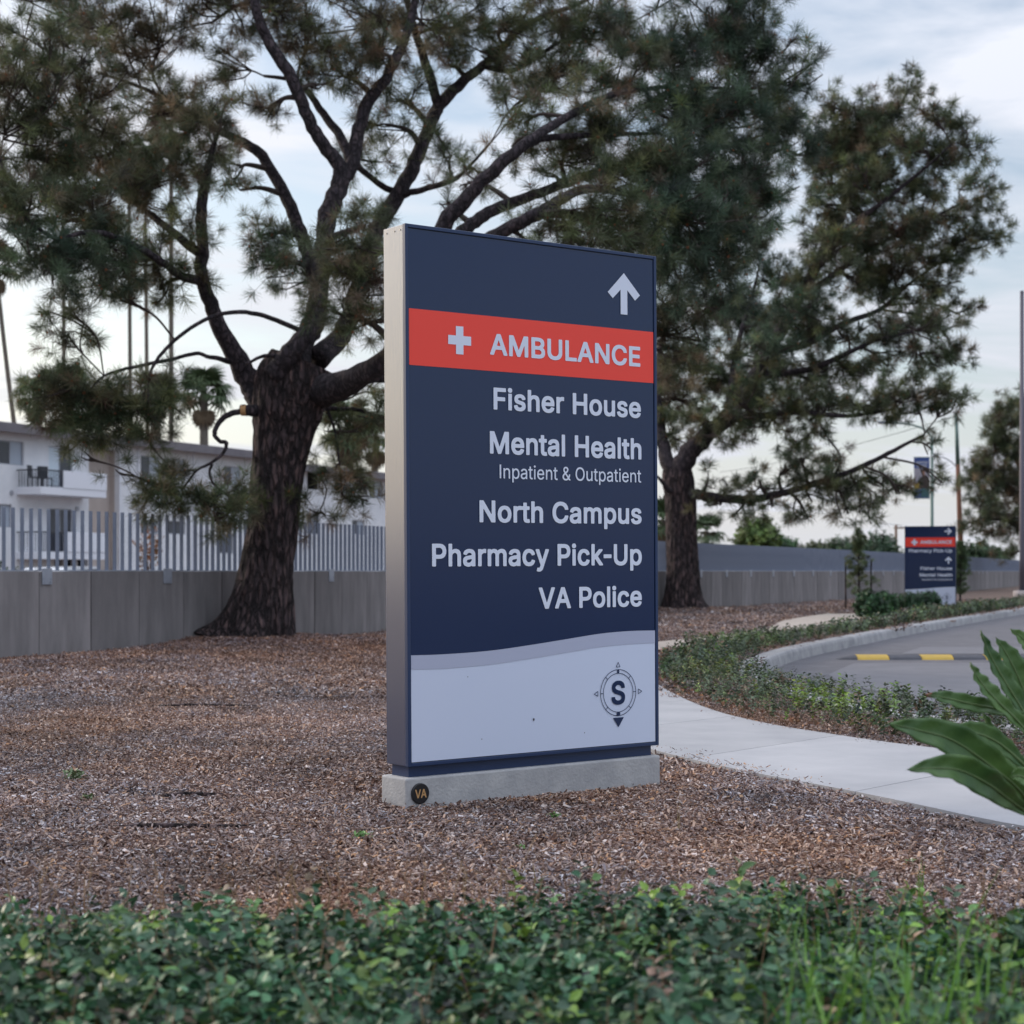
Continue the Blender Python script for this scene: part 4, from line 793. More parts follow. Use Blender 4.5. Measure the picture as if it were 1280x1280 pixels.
trunk1 = [(316,806,0,.66),(320,790,0,.52),(327,760,0,.43),(333,715,0,.355),(341,660,0,.335),(345,600,0,.345),(352,550,0,.39),(358,515,0,.46),(367,480,0,.50),(378,452,0,.42)]
limbs1 = [
 [(330,505,0,.25),(312,475,0,.20),(285,431,-.2,.15),(266,386,-.4,.125),(252,350,-.5,.11),(254,311,-.6,.10),(251,274,-.7,.09),(256,232,-.8,.08),(262,205,-.9,.055),(268,180,-1,.035),(276,160,-1.1,.018)],
 [(252,352,-.5,.085),(225,343,-.9,.07),(200,326,-1.3,.06),(165,305,-1.7,.05),(120,290,-2.2,.04),(70,300,-2.6,.025)],
 [(250,318,-.6,.08),(228,300,-.5,.07),(210,285,-.3,.06),(180,262,0,.05),(140,230,.4,.04),(90,200,.8,.03),(50,190,1,.02)],
 [(366,470,0,.26),(378,430,.3,.18),(396,405,.5,.15),(399,370,.6,.13),(387,325,.7,.125),(375,289,.8,.115),(360,251,.9,.11),(338,212,1,.10),(319,187,1.1,.09),(277,165,1.2,.07),(225,135,1.4,.05),(176,109,1.6,.035),(120,90,1.8,.02)],
 [(345,470,-.4,.20),(362,442,-.5,.16),(385,415,-.4,.155),(398,370,-.2,.155),(402,319,0,.15),(410,270,.1,.16),(424,232,.2,.15),(424,208,.2,.125),(398,172,.1,.11),(382,139,0,.105),(364,97,-.1,.10),(338,56,-.2,.09),(322,19,-.3,.08),(315,-25,-.3,.06),(300,-80,-.3,.03)],
 [(424,232,.2,.12),(440,205,.3,.12),(447,170,.4,.115),(458,130,.5,.11),(478,104,.6,.10),(500,62,.7,.085),(514,24,.8,.07),(522,-20,.9,.055),(530,-80,1,.03)],
 [(440,205,.3,.09),(425,170,.5,.08),(408,148,.7,.07),(386,116,.9,.055),(366,100,1.1,.04),(330,95,1.4,.025)],
 [(395,450,.3,.22),(425,420,.8,.17),(450,360,1.2,.16),(470,290,1.5,.15),(498,243,1.7,.14),(519,203,1.9,.13),(537,157,2.1,.12),(550,131,2.2,.115),(578,102,2.3,.095),(604,82,2.4,.08),(630,58,2.5,.07),(650,36,2.6,.06),(680,20,2.7,.05),(722,5,2.8,.04),(780,-25,3,.02)],
 [(550,135,2.2,.09),(533,80,2.0,.08),(522,49,1.9,.07),(512,15,1.8,.06),(500,-40,1.7,.03)],
 [(400,490,-.2,.27),(430,478,-.7,.21),(478,452,-1.4,.17),(515,400,-1.6,.16),(538,335,-1.6,.14),(556,282,-1.6,.13),(586,244,-1.7,.115),(624,207,-1.8,.10),(670,171,-1.7,.08),(719,141,-1.3,.065),(758,121,-1,.05),(801,112,-.5,.04),(860,108,0,.03),(930,112,.4,.02)],
 [(515,400,-1.6,.13),(550,325,-1.2,.115),(584,285,-.9,.105),(611,266,-.8,.10),(650,249,-.6,.09),(689,236,-.5,.08),(722,223,-.4,.075),(800,200,-.2,.06),(880,190,0,.04),(950,170,.2,.02)],
 [(520,395,-1.6,.12),(580,320,-2.2,.11),(624,292,-2.6,.10),(670,269,-2.8,.095),(702,249,-2.5,.08),(735,236,-2,.065),(800,245,-1.5,.05),(860,270,-1,.035),(920,300,-.6,.02)],
 [(640,192,-1.8,.06),(676,174,-1.5,.055),(705,171,-1.4,.05),(760,168,-1.2,.04),(824,167,-1,.025)],
 [(502,240,1.75,.06),(484,236,1.65,.06),(455,215,1.3,.055),(440,200,.5,.06)],
 [(500,245,1.7,.06),(535,235,1.4,.055),(565,225,1,.05),(580,215,.6,.03),(612,180,.3,.02)],
 [(604,82,2.4,.06),(640,88,2.2,.05),(675,68,2,.04),(710,48,1.8,.03),(752,50,1.7,.02)],
 [(430,478,-.7,.14),(480,470,-.3,.10),(560,480,.3,.07),(700,450,1,.06),(800,400,1.5,.045),(850,370,1.8,.03)],
 [(381,416,-.4,.045),(337,397,-.6,.038),(300,390,-.8,.034),(262,397,-1,.032),(225,420,-1.2,.03),(199,446,-1.3,.028),(187,470,-1.4,.02),(185,505,-1.5,.015)],
 [(287,452,-.2,.05),(262,446,-.5,.035),(244,442,-.7,.032),(210,450,-1,.03),(157,461,-1.3,.026),(130,470,-1.5,.02),(110,490,-1.6,.012)],
 [(356,446,-.4,.04),(330,445,-.6,.03),(308,455,-.8,.022)],
 [(330,513,-.1,.11),(312,514,-.4,.095),(302,513,-.5,.09)],
 [(304,513,-.5,.05),(286,518,-.6,.048),(274,528,-.7,.044),(268,542,-.75,.04),(274,551,-.75,.034),(283,554,-.8,.034),(277,568,-.85,.028),(262,580,-.9,.024),(246,588,-1,.02),(228,612,-1.1,.015)],
 [(265,580,-.9,.024),(262,592,-.9,.02),(268,606,-1,.016),(280,615,-1.1,.01)],
 [(246,588,-1,.018),(225,590,-1.1,.015),(205,605,-1.2,.012),(195,625,-1.3,.008)],
 [(400,510,.2,.06),(420,511,.3,.04),(445,512,.4,.032),(480,522,.5,.024),(520,530,.6,.012)],
 [(410,515,.2,.03),(419,540,.1,.022),(424,580,0,.016),(428,620,0,.01)],
 [(402,495,0,.03),(430,500,.5,.02),(455,490,.8,.015),(478,495,1,.01)],
 [(396,590,.3,.012),(408,612,.1,.012),(400,640,0,.01)],
 [(70,300,-2.6,.03),(30,270,-2.4,.025),(0,200,-2.2,.02)],
]
B = []
def b(px, py, rx, ry, n, dy, pal=0): B.append((px, py, rx, ry, n, dy, pal))
for a in ((264,178,22,22,16,-1.1,1),(272,160,20,16,10,-.9,0),(250,225,18,20,8,-.9,0),(55,45,60,40,60,-1.5,0),(45,130,55,45,60,-1.8,0),(115,115,60,50,70,-.8,1),(75,200,65,40,60,-1,0),(145,180,60,40,55,.5,1),(35,260,45,40,42,-2.4,0),(100,262,60,35,60,-1.6,1),(170,235,55,35,55,-.4,1),
          (45,325,55,32,60,-2.4,2),(115,325,60,28,60,-1.8,2),(185,320,45,28,38,-1.0,0),(235,300,30,22,14,-.8,0),(200,52,75,42,65,.8,1),(140,20,50,35,42,.3,1),(265,20,55,40,42,.5,1),(195,140,60,28,34,.9,1),(285,85,40,28,20,1,1),
          (215,195,45,26,26,0,0),(262,140,40,26,22,-.8,1),(300,205,36,22,12,.6,0),(335,130,32,24,14,.2,1),(395,45,60,34,42,.8,1),(345,15,50,28,30,0,1),(445,25,55,34,42,1,1),(430,90,40,30,26,.5,1),(395,100,34,26,16,.3,0),
          (475,60,40,34,24,.2,1),(480,150,36,26,18,1.6,0),(450,195,36,20,14,1.2,0),(500,120,36,26,20,1.6,0),(325,290,32,22,16,.4,1),(345,330,40,20,22,.5,2),(375,350,26,20,14,.9,0),(300,235,30,14,6,.8,0),
          (415,300,38,24,24,-2.2,0),(432,340,34,30,30,-2.2,1),(415,385,30,24,24,-2.0,0),(455,400,26,26,18,-1.8,1),(455,285,24,26,16,-.5,0),(470,330,20,30,14,.3,0),(85,385,30,28,14,-1.6,0),(85,415,26,18,8,-1.4,0),(150,370,34,22,16,-1,0),(200,358,34,20,14,-.8,0),(240,345,22,16,6,-.6,0),
          (570,28,50,32,34,1.8,0),(530,25,40,34,28,1,1),(625,30,45,34,32,2,0),(600,60,36,22,16,1.6,0),(560,75,30,24,14,2.2,1),(650,75,44,26,22,2,0),(665,110,40,22,22,1,0),(700,90,40,30,28,1,0),(700,30,50,34,38,2,1),(720,65,34,26,18,1.6,0),
          (565,190,30,18,12,1,0),(600,215,28,14,9,.4,0),(655,150,34,18,16,-.8,0),(640,180,30,14,8,-1,0),(700,195,40,22,20,-.8,0),(740,180,34,18,18,-1,0),(585,225,26,12,6,0,0),(560,250,22,12,5,-1,0),(690,215,28,12,6,-.4,0),
          (655,295,40,10,14,-2.6,0),(715,285,46,20,30,-3,0),(770,275,44,26,38,-3,0),(800,300,34,22,24,-3,0),
          (765,30,56,44,60,1.2,0),(765,100,50,34,46,-.4,0),(770,160,46,30,44,-1.2,0),(785,215,50,30,52,-1.6,0),(830,60,52,44,78,0,2),(850,135,54,42,86,-1,2),(850,210,56,40,90,-1.4,2),(860,275,56,38,90,-2.2,2),(840,330,42,34,54,-2,2),
          (910,60,46,44,72,.4,2),(915,140,46,44,76,-.6,2),(915,215,46,38,70,-.8,2),(915,285,40,38,56,-1.8,2),(880,340,40,32,44,-1.2,2),(965,55,32,38,38,.6,2),(975,120,38,40,48,.4,2),(985,180,36,38,40,.4,2),(960,240,38,34,40,-.4,2),(1010,100,18,26,12,.6,2),(950,15,30,24,20,.8,2),(890,5,44,26,34,.6,2),
          (845,395,34,30,28,1,1),(875,420,38,34,32,1,0),(845,455,30,28,22,1.4,1),(900,380,34,32,30,.4,2),
          (70,-30,80,30,50,0,1),(200,-35,80,28,50,.5,1),(320,-35,70,26,40,.3,1),(450,-35,70,26,40,1,1),(600,-35,80,26,42,1.6,0),(740,-40,80,30,46,1.6,0),(880,-45,70,26,40,1,2),(0,90,20,80,30,-1,0),(-20,230,30,60,30,-2,0),
          (62,492,30,20,26,-1.6,0),(95,502,36,24,36,-1.5,0),(130,510,38,26,42,-1.4,0),(165,512,36,24,36,-1.3,0),(200,500,30,26,24,-1.3,0),(115,535,52,14,22,-1.5,0),(185,535,34,12,12,-1.3,0),(112,572,12,10,2,-1.5,0),(150,590,14,10,3,-1.4,0),
          (195,615,22,14,14,-1.2,0),(225,625,26,16,22,-1.1,0),(262,630,30,16,26,-1.0,0),(290,622,24,16,16,-.9,0),(270,650,34,8,6,-1,0),(185,600,12,8,4,-1.2,0),
          (430,540,26,22,20,.2,0),(462,535,20,24,14,.4,0),(420,580,20,16,10,0,0),(428,615,16,22,14,0,1),(405,640,18,14,10,0,1),(445,590,20,10,6,.2,0),(462,480,18,10,4,.8,0),(460,625,12,8,3,.1,0)): b(*a)
make_pine('pine_tree', 'large leaning pine with dark furrowed trunk in the mulch behind the big sign', 23.9, (318, 806), trunk1, limbs1, B, .225, TUFTS, 'old pines in the mulch bed', dens=1.55)

trunk2 = [(856,768,0,.62),(855,755,0,.50),(854,735,0,.41),(853,700,0,.37),(852,660,0,.355),(851,625,0,.37),(848,600,0,.38),(846,585,0,.33)]
limbs2 = [
 [(848,602,0,.30),(838,585,0,.24),(830,560,.3,.19),(824,520,.6,.15),(820,470,.8,.11),(830,420,1,.08),(850,370,1.2,.05)],
 [(848,600,0,.32),(858,572,-.2,.30),(881,547,-.3,.26),(910,520,-.4,.24),(940,478,-.5,.23),(961,438,-.6,.21),(995,380,-.6,.19),(1025,324,-.6,.15),(1050,270,-.6,.12),(1075,215,-.5,.09),(1105,165,-.4,.06),(1135,115,-.3,.03)],
 [(852,620,0,.20),(870,618,-.3,.16),(892,622,-.6,.14),(939,624,-1,.12),(970,618,-1.3,.11),(992,613,-1.5,.10),(1043,597,-2,.085),(1086,579,-2.4,.07),(1125,559,-2.8,.055),(1156,543,-3,.03)],
 [(961,440,-.6,.13),(1010,429,-.2,.11),(1051,406,.2,.09),(1100,387,.6,.07),(1134,357,.9,.05),(1165,335,1.1,.03)],
 [(945,470,-.5,.11),(1010,462,-1,.09),(1062,440,-1.4,.07),(1096,425,-1.7,.05),(1140,415,-2,.03)],
 [(1000,372,-.6,.12),(1040,345,-.2,.09),(1090,310,.2,.07),(1150,280,.6,.05),(1200,255,.9,.03)],
 [(1030,315,-.6,.11),(1060,285,-1.2,.09),(1100,255,-1.8,.07),(1150,215,-2.4,.045),(1190,180,-2.8,.02)],
 [(905,525,-.4,.13),(950,520,-1.2,.10),(1000,515,-2,.08),(1060,520,-2.6,.06),(1120,510,-3,.03)],
 [(912,515,-.4,.12),(915,470,.2,.10),(925,420,.8,.08),(940,370,1.2,.05),(950,330,1.4,.03)],
 [(1043,597,-2,.03),(1050,570,-2,.028),(1030,540,-1.8,.022),(1020,510,-1.6,.015)],
 [(846,615,0,.09),(835,612,-.5,.07),(826,600,-1,.05),(815,590,-1.4,.03)],
]
B2 = []
for a in ((1135,112,14,14,14,-.3,0),(1110,140,30,20,34,-.4,0),(1070,150,34,22,40,-.4,0),(1170,152,22,16,24,-2.5,0),(1140,180,34,22,40,-2,0),(1090,185,40,26,56,-.5,0),(1050,200,34,30,44,-.6,0),(1205,180,18,14,16,-2.8,0),(1185,205,26,16,24,-2.4,0),
          (1110,230,44,26,60,-1,0),(1160,235,34,20,32,-1.5,0),(1060,255,40,28,54,-.6,0),(1215,225,20,16,16,.8,0),(1235,240,14,22,16,.9,0),(1240,285,14,22,18,1,0),(1215,290,22,18,20,.9,0),(1185,270,30,20,26,.7,0),(1130,285,40,24,46,.4,1),(1080,300,44,26,50,-.4,0),(1030,300,34,30,34,-.6,0),
          (1200,315,24,16,22,1,0),(1160,325,34,18,28,.9,0),(1110,335,38,22,32,.4,1),(1060,345,38,22,30,0,0),(1015,350,34,24,26,-.5,0),(1180,360,26,14,18,1,0),(1150,375,30,16,18,.8,0),(1105,378,32,16,18,.6,0),(1200,390,12,20,12,.9,0),(1185,420,18,16,16,.5,0),
          (1150,410,34,16,24,-1.8,0),(1105,415,34,18,24,-1.5,0),(1060,415,32,20,24,-1,0),(1020,410,28,24,20,-.4,0),(980,400,28,26,24,.6,2),(965,350,30,30,32,1.2,2),(940,300,26,24,24,1.4,2),(1190,455,16,12,12,-1.8,0),(1155,450,34,16,22,-1.8,0),(1110,455,34,16,22,-1.4,0),(1065,465,34,18,24,-1.2,0),(1020,460,28,18,20,-.8,0),
          (1190,500,18,10,16,-3,0),(1160,492,26,12,18,-3,0),(1120,498,34,14,26,-3,0),(1075,505,34,16,28,-2.6,0),(1030,510,34,18,30,-2,0),(990,505,32,20,30,-1.8,0),(950,490,30,24,24,-.8,0),(1150,515,20,8,8,-3,0),
          (935,440,32,26,24,.4,0),(900,470,34,28,30,.4,0),(860,500,32,28,30,.8,1),(840,540,24,24,20,.6,0),(880,520,24,18,14,-.2,0),(900,545,28,14,12,-1,0),(960,530,34,12,16,-1.6,0),(1010,540,26,12,14,-1.8,0),
          (1000,570,26,12,12,-1.8,0),(1040,575,26,12,12,-2,0),(950,600,40,12,16,-1.4,0),(975,590,26,10,10,-1.5,0),(900,630,24,8,8,-.6,0),(1010,600,30,10,12,-1.9,0),(1045,610,30,12,14,-2.2,0),(1075,610,28,12,14,-2.4,0),(1105,605,26,12,12,-2.6,0),(1060,640,18,12,9,-2.2,0),(1085,642,14,12,7,-2.4,0),(1125,615,20,10,8,-2.8,0),(1178,602,9,9,5,-3,0),(1010,645,16,12,8,-1.9,0),(1015,625,20,10,7,-1.9,0),(965,632,20,10,8,-1.4,0),(920,640,18,8,6,-1,0),(1165,560,8,10,3,-3,0),(885,600,18,10,6,-.5,0),(900,400,34,40,50,2,2),(950,400,26,34,34,1.6,2),(870,460,34,34,44,1.5,2),(925,480,34,26,34,1,2),(980,460,28,26,28,.8,2),(830,470,20,50,40,2,0),(1010,490,26,18,20,0,0),(940,530,30,16,18,0,0),(1090,350,40,30,40,1,0),(1130,300,40,30,36,1,2),(1060,200,40,36,40,1,2),(1020,170,26,30,34,-.3,0),(1040,130,18,18,16,-.3,0),(1030,225,26,26,24,-.3,0),(1000,420,24,24,24,1,0),(960,440,34,30,36,-2,2),(1000,385,34,30,34,-2,2),(1040,310,34,28,30,-2.2,0),(925,500,34,22,26,-1.6,0),(1075,235,30,24,24,-2,0)): B2.append(a)
make_pine('pine_tree', 'second dark pine with a long low limb reaching right toward the street lamp', 43.0, (856, 766), trunk2, limbs2, B2, .27, TUFTS_FAR, 'old pines in the mulch bed', twig_r=.018)

trunk3 = [(1292,742,0,.5),(1291,710,0,.4),(1289,670,0,.38),(1286,630,0,.34),(1283,590,0,.3)]
limbs3 = [[(1286,640,0,.25),(1265,615,0,.2),(1240,600,0,.13),(1215,590,0,.07)],[(1285,620,0,.22),(1270,570,.5,.15),(1255,540,.8,.09)],[(1286,660,0,.2),(1255,650,-1,.12),(1225,648,-1.4,.06)]]
B3 = [(1262,525,26,18,40,.8,0),(1240,560,24,20,40,.4,0),(1275,560,26,24,50,.4,0),(1222,590,18,18,28,0,0),(1250,600,28,22,50,0,1),(1285,520,24,20,40,0,0),(1280,610,26,26,46,-.5,1),(1222,625,20,16,22,-1,0),(1250,645,26,16,36,-1,1),(1275,660,24,18,36,-1,0),(1215,655,16,10,10,-1.4,0),(1240,665,22,8,12,-1,0),(1300,570,20,40,40,0,0),(1265,690,16,8,8,0,0)]
make_pine('pine_tree', 'far olive green pine at the right edge beyond the wall', 92.0, (1292, 742), trunk3, limbs3, B3, .50, TUFTS_FAR, 'old pines in the mulch bed', twig_r=.03)

# the sawn stub on the leaning pine
def sawn_stub():
    r = bpy.data.objects['pine_tree']; p = P(302, 513, 23.9 - .5) - r.location; k = MB(); k.tube([p + Vector((.06, 0, 0)), p + Vector((-.008, 0, 0))], [.074, .071], 18); k.build('sawn_stub', m_cut, r)
sawn_stub()
# young pines
def sapling(px, pyb, Y, h, wpx, dens, label, stakes, full=False):
    cx = (px - 640) / F * Y; root = tag(empty('young_pine', (cx, Y, 0)), label, 'tree', 'young pines by the kerb')
    k = MB(); k.tube([(0, 0, -.2), (.02, 0, h*.4), (0, 0, h*.92)], [.035, .028, .012], 8); k.build('trunk', m_limb, root, True)
    T = []; D = []; w = wpx * Y / F / 2; tw = MB()
    for i in range(dens):
        t = random.random() ** .8; z = h * (.16 + .84 * t); a = random.uniform(0, 6.283); r = (w * (1 - .85*t) * random.uniform(.3, 1) * (1 + .45*math.sin(z*11))) if not full else w * math.sin(math.pi*(.12 + .86*t))**.6 * random.uniform(.2, 1)
        p = Vector((r*math.cos(a), r*math.sin(a), z)); T.append(tuple(p)); D.append((math.cos(a)*.6, math.sin(a)*.6, .9))
        if i % 3 == 0: tw.tube([(0, 0, z - .12), tuple(p)], [.010, .005], 4, False)
    tw.build('twigs', m_twig, root)['kind'] = 'stuff'
    o = scatter('crown', T, dir_euler(D), RNG.uniform(.08, .14, len(T)), pick_cols(len(T), [(2, (.12,.16,.08), .3), (2, (.16,.20,.10), .3), (1, (.09,.12,.06), .2)] if not full else [(2, (.07,.11,.05), .3), (1, (.10,.15,.07), .3)]), RNG.integers(0, 4, len(T)), TUFTS_FAR, root); o['kind'] = 'stuff'
    for sx, sh in stakes:
        k = MB(); k.tube([(sx, .05, -.2), (sx, .05, sh)], [.024, .022], 8); k.build('stake', m_bark, root)
    return root
sapling(1073, 762, 45.5, 2.1, 54, 230, 'thin young pine tied between two stakes left of the distant sign', [(-.32, 1.25), (.34, 1.3)])
sapling(1200, 752, 57, 1.95, 30, 420, 'bushy young pine right of the distant sign', [], True)

# ============================================================ LEAFY PLANTS
m_leaf = inst_mat('leaf', .46, .42, .45, .15)
def leaf_geo(vs, fs, lv, base, d, L, w, fold=.25, seg=3, curl=.25, v=None):
    d = Vector(d).normalized(); s = d.cross(Vector((0, 0, 1)))
    if s.length < .05: s = Vector((1, 0, 0))
    s.normalize(); s = Matrix.Rotation(random.uniform(-.9, .9), 3, d) @ s; n = s.cross(d); q = len(vs); v = random.random() if v is None else v
    prof = [.0, .85, 1.0, .55, 0] if seg == 4 else [0, 1.0, .8, 0]; m = len(prof)
    for i, pw in enumerate(prof):
        t = i / (m - 1); c = Vector(base) + d*L*t - n*curl*L*t*t
        if pw == 0: vs.append(c)
        else: vs += [c - s*w*pw/2 + n*w*pw*fold*.5, c, c + s*w*pw/2 + n*w*pw*fold*.5]
    idx = [[q]]; o = q + 1
    for pw in prof[1:-1]: idx.append([o, o+1, o+2]); o += 3
    idx.append([o])
    for i in range(len(idx) - 1):
        A, B_ = idx[i], idx[i+1]
        if len(A) == 1: fs += [(A[0], B_[1], B_[0]), (A[0], B_[2], B_[1])]; lv += [v, v]
        elif len(B_) == 1: fs += [(A[0], A[1], B_[0]), (A[1], A[2], B_[0])]; lv += [v, v]
        else: fs += [(A[0], A[1], B_[1], B_[0]), (A[1], A[2], B_[2], B_[1])]; lv += [v, v]
def sprig_protos(n, leaves, L, w, h, up=.5):
    ps = []
    for k in range(n):
        vs = []; fs = []; lv = []
        for i in range(leaves):
            t = (i + .5) / leaves; a = i * 2.4 + random.uniform(-.4, .4); z = h * t; e = random.uniform(-.1, 1.0) * up + up * t * .7
            d = (math.cos(a), math.sin(a), e); leaf_geo(vs, fs, lv, (0, 0, z), d, L * random.uniform(.7, 1.15), w * random.uniform(.8, 1.15))
        q = len(vs); r = .0014
        vs += [(r, 0, -.02), (-r, r, -.02), (-r, -r, -.02), (0, 0, h)]; fs += [(q, q+1, q+3), (q+1, q+2, q+3), (q+2, q, q+3)]; lv += [.1]*3
        ps.append(proto('sprig', vs, fs, m_leaf, lv))
    return ps
SPRIG = sprig_protos(6, 9, .032, .017, .085)
SPRIG_BIG = sprig_protos(7, 8, .042, .023, .10)
HCOL = [(6, (.033,.088,.044), .45), (4, (.06,.13,.065), .4), (2, (.09,.17,.055), .3), (1.0, (.17,.27,.045), .25), (.45, (.13,.085,.05), .3), (.06, (.30,.20,.14), .3)]
def front_hedge():
    n = 38000; x = RNG.uniform(-3.4, 3.2, n); y = RNG.uniform(2.35, 5.0, n)
    nn = np.array([noise.noise((a*1.7, b_*1.7, 2)) for a, b_ in zip(x, y)]); n2 = np.array([noise.noise((a*5, b_*5, 8)) for a, b_ in zip(x, y)])
    edge = 4.62 + .26 * nn + .22 * n2; dens = np.clip((edge - y) / .55 + .03, 0, 1)
    k = (RNG.random(n) < dens) & (np.abs(x) < .31*y + 1.8); x, y, nn, n2 = x[k], y[k], nn[k], n2[k]; m = len(x)
    top = .165 + .05 * nn + .045 * n2 - .05 * np.clip((y - 4.0) / .8, 0, 1)
    z = top * np.sqrt(RNG.random(m)) - .04; sel = RNG.random(m) < .04; z[sel] += RNG.uniform(.02, .10, int(sel.sum()))
    d = np.stack([RNG.normal(0, .35, m), RNG.normal(0, .35, m), np.ones(m)], 1)
    cols = pick_cols(m, HCOL); gr = (x > .6) & (RNG.random(m) < .25 * np.clip(x - .2, 0, 1)); cols[gr] = pick_cols(int(gr.sum()), [(1, (.12,.22,.045), .25)])
    cols *= np.clip(1 + .5*n2, .5, 1.6)[:, None]
    o = scatter('ground_cover', np.stack([x, y, z], 1), dir_euler(d), RNG.uniform(.5, .98, m), cols, RNG.integers(0, 7, m), SPRIG_BIG)
    tag(o, 'low dark green leafy ground cover across the foreground', 'ground cover', kind='stuff')
front_hedge()
# grass blades and dry stalks poking out of the front planting
def blades():
    m = mat('grass_blade', (.17,.34,.05), .5); m2 = mat('dry_stalk', (.33,.25,.12), .8)
    def blade(k, x, y, h, w, lean):
        pts = [Vector((x + lean[0]*t*t, y + lean[1]*t*t, .02 + h*t)) for t in (0, .35, .7, 1)]; ws = [w, w*.9, w*.6, .0003]; b_ = len(k.v)
        a = random.uniform(0, 3.14); s = Vector((math.cos(a), math.sin(a)*.4, 0))
        k.add([q for p, w_ in zip(pts, ws) for q in (p - s*w_, p + s*w_)], [(0,1,3,2),(2,3,5,4),(4,5,7,6)])
    k = MB()
    for i in range(100):
        cx, cy = random.choice([(.58, 3.35), (.75, 3.2), (.66, 3.6), (.88, 3.7), (.5, 3.1), (.70, 3.0), (.56, 3.0), (.90, 3.3)])
        blade(k, cx + random.gauss(0, .05), cy + random.gauss(0, .10), random.uniform(.20, .36), random.uniform(.0022, .0045), (random.gauss(0, .05), random.gauss(0, .05)))
    tag(k.build('grass', m), 'bright green grass blades growing up through the front ground cover', 'grass', kind='stuff')
    k = MB()
    for i in range(420):
        x = random.uniform(-1.6, 1.7); y = random.uniform(2.7, 4.9); k.tube([(x, y, 0), (x + random.gauss(0, .015), y, .13), (x + random.gauss(0, .03), y + random.gauss(0, .02), random.uniform(.17, .27))], [.0018, .0015, .0008], 4, False)
    tag(k.build('dry_stems', mat('reddish_stem', (.20,.10,.07), .8, col2=(.30,.20,.10), nscale=4)), 'thin reddish brown stems standing among the leaves of the front ground cover', 'stems', kind='stuff')
    def tuft(px, py, h, n, w, nm, label, mt, spread=.03, lean=.03):
        x, y = Gd(px, py); q = MB()
        for i in range(n): blade(q, random.gauss(0, spread), random.gauss(0, spread), h*random.uniform(.5, 1), w, (random.gauss(0, lean), random.gauss(0, lean)))
        o = q.build(nm, mt); o.location = (x, y, terrain(x, y)); return tag(o, label, 'weed')
    tuft(1150, 1145, .20, 7, .003, 'grass_tuft', 'upright bright green grass tuft at the far edge of the front ground cover', m, .006, .012)
    tuft(848, 1035, .17, 3, .0022, 'dry_stalk', 'thin dry yellow stalk standing right of the big sign plinth', m2, .004, .01)
    tuft(668, 1105, .10, 2, .002, 'dry_stalk', 'short dry stalk at the edge of the front ground cover below the big sign', m2, .004, .01)
    tuft(826, 1140, .12, 3, .002, 'dry_stalk', 'dry stalk right of centre rising behind the front ground cover', m2, .006, .01)
    return m
m_blade = blades()
def weed(px, py, s, n, label, col=(.10,.21,.05)):
    x, y = Gd(px, py); vs = []; fs = []; lv = []
    for i in range(n*6):
        a = random.uniform(0, 6.28); leaf_geo(vs, fs, lv, (random.gauss(0, s*.3), random.gauss(0, s*.3), random.uniform(0, s*.7)), (math.cos(a), math.sin(a), random.uniform(.2, 1.4)), s*random.uniform(.3, .6), s*.2)
    o = mesh_obj('weed', vs, fs, mat('weed_leaf', col, .5, col2=tuple(c*1.5 for c in col), nscale=30))
    o.location = (x, y, terrain(x, y)); tag(o, label, 'weed')
weed(692, 1018, .035, 14, 'small green weed in front of the plinth of the big sign')
weed(452, 1046, .045, 14, 'small green weed in the chips left of the big sign plinth')
weed(92, 974, .07, 12, 'sparse green weed far to the left in the wood chips, nearer the wall', (.10,.14,.06))
weed(110, 998, .05, 10, 'sparse green weed to the left in the wood chips, below another weed', (.10,.14,.06))
weed(1139, 1075, .03, 8, 'tiny green weed between the front ground cover and the sidewalk')
weed(652, 1056, .03, 6, 'tiny green weed below the big sign')
def stick(px, py, L, rz, label):
    x, y = Gd(px, py); k = MB(); k.tube([(-L/2, 0, .012), (-L*.2, .012, .018), (L*.2, -.008, .014), (L/2, .01, .012)], [.006, .010, .009, .004], 7)
    o = k.build('stick', m_bark, None, True); o.location = (x, y, terrain(x, y) + .008); o.rotation_euler = (0, 0, rz); tag(o, label, 'stick')
stick(232, 1032, .62, .06, 'long dark fallen stick in the wood chips left of the big sign')
stick(242, 992, .26, .25, 'short grey exposed root among the chips just above the longer stick')
stick(262, 882, .75, .03, 'dark fallen stick in the wood chips below the leaning pine')
def litter():
    m = inst_mat('dead_leaf', .8, .2, .3); ps = []
    for k in range(4):
        vs = []; fs = []; lv = []; leaf_geo(vs, fs, lv, (-.03, 0, 0), (1, 0, .1), .07, .04, .6, 3, .3); ps.append(proto('dead_leaf', vs, fs, m, lv))
    n = 420; i = RNG.integers(40, 165, n); p = SW_R[i]; nrm = np.gradient(SW_R, axis=0)[i]; nrm /= np.hypot(*nrm.T)[:, None]; off = np.abs(RNG.normal(0, .12, n)) + .02
    x = p[:, 0] + nrm[:, 1]*off; y = p[:, 1] - nrm[:, 0]*off
    o = scatter('fallen_leaves', np.stack([x, y, np.full(n, .03) + RNG.uniform(0, .03, n)], 1), RNG.uniform(-.6, 6.2, (n, 3))*np.array([.15, .15, 1]), RNG.uniform(.3, .75, n), pick_cols(n, [(1, (.25,.13,.08), .3), (1, (.15,.09,.065), .3), (.4, (.32,.22,.16), .3)]), RNG.integers(0, 4, n), ps)
    tag(o, 'dry brown fallen leaves along the far edge of the sidewalk', 'fallen leaves', kind='stuff')
litter()
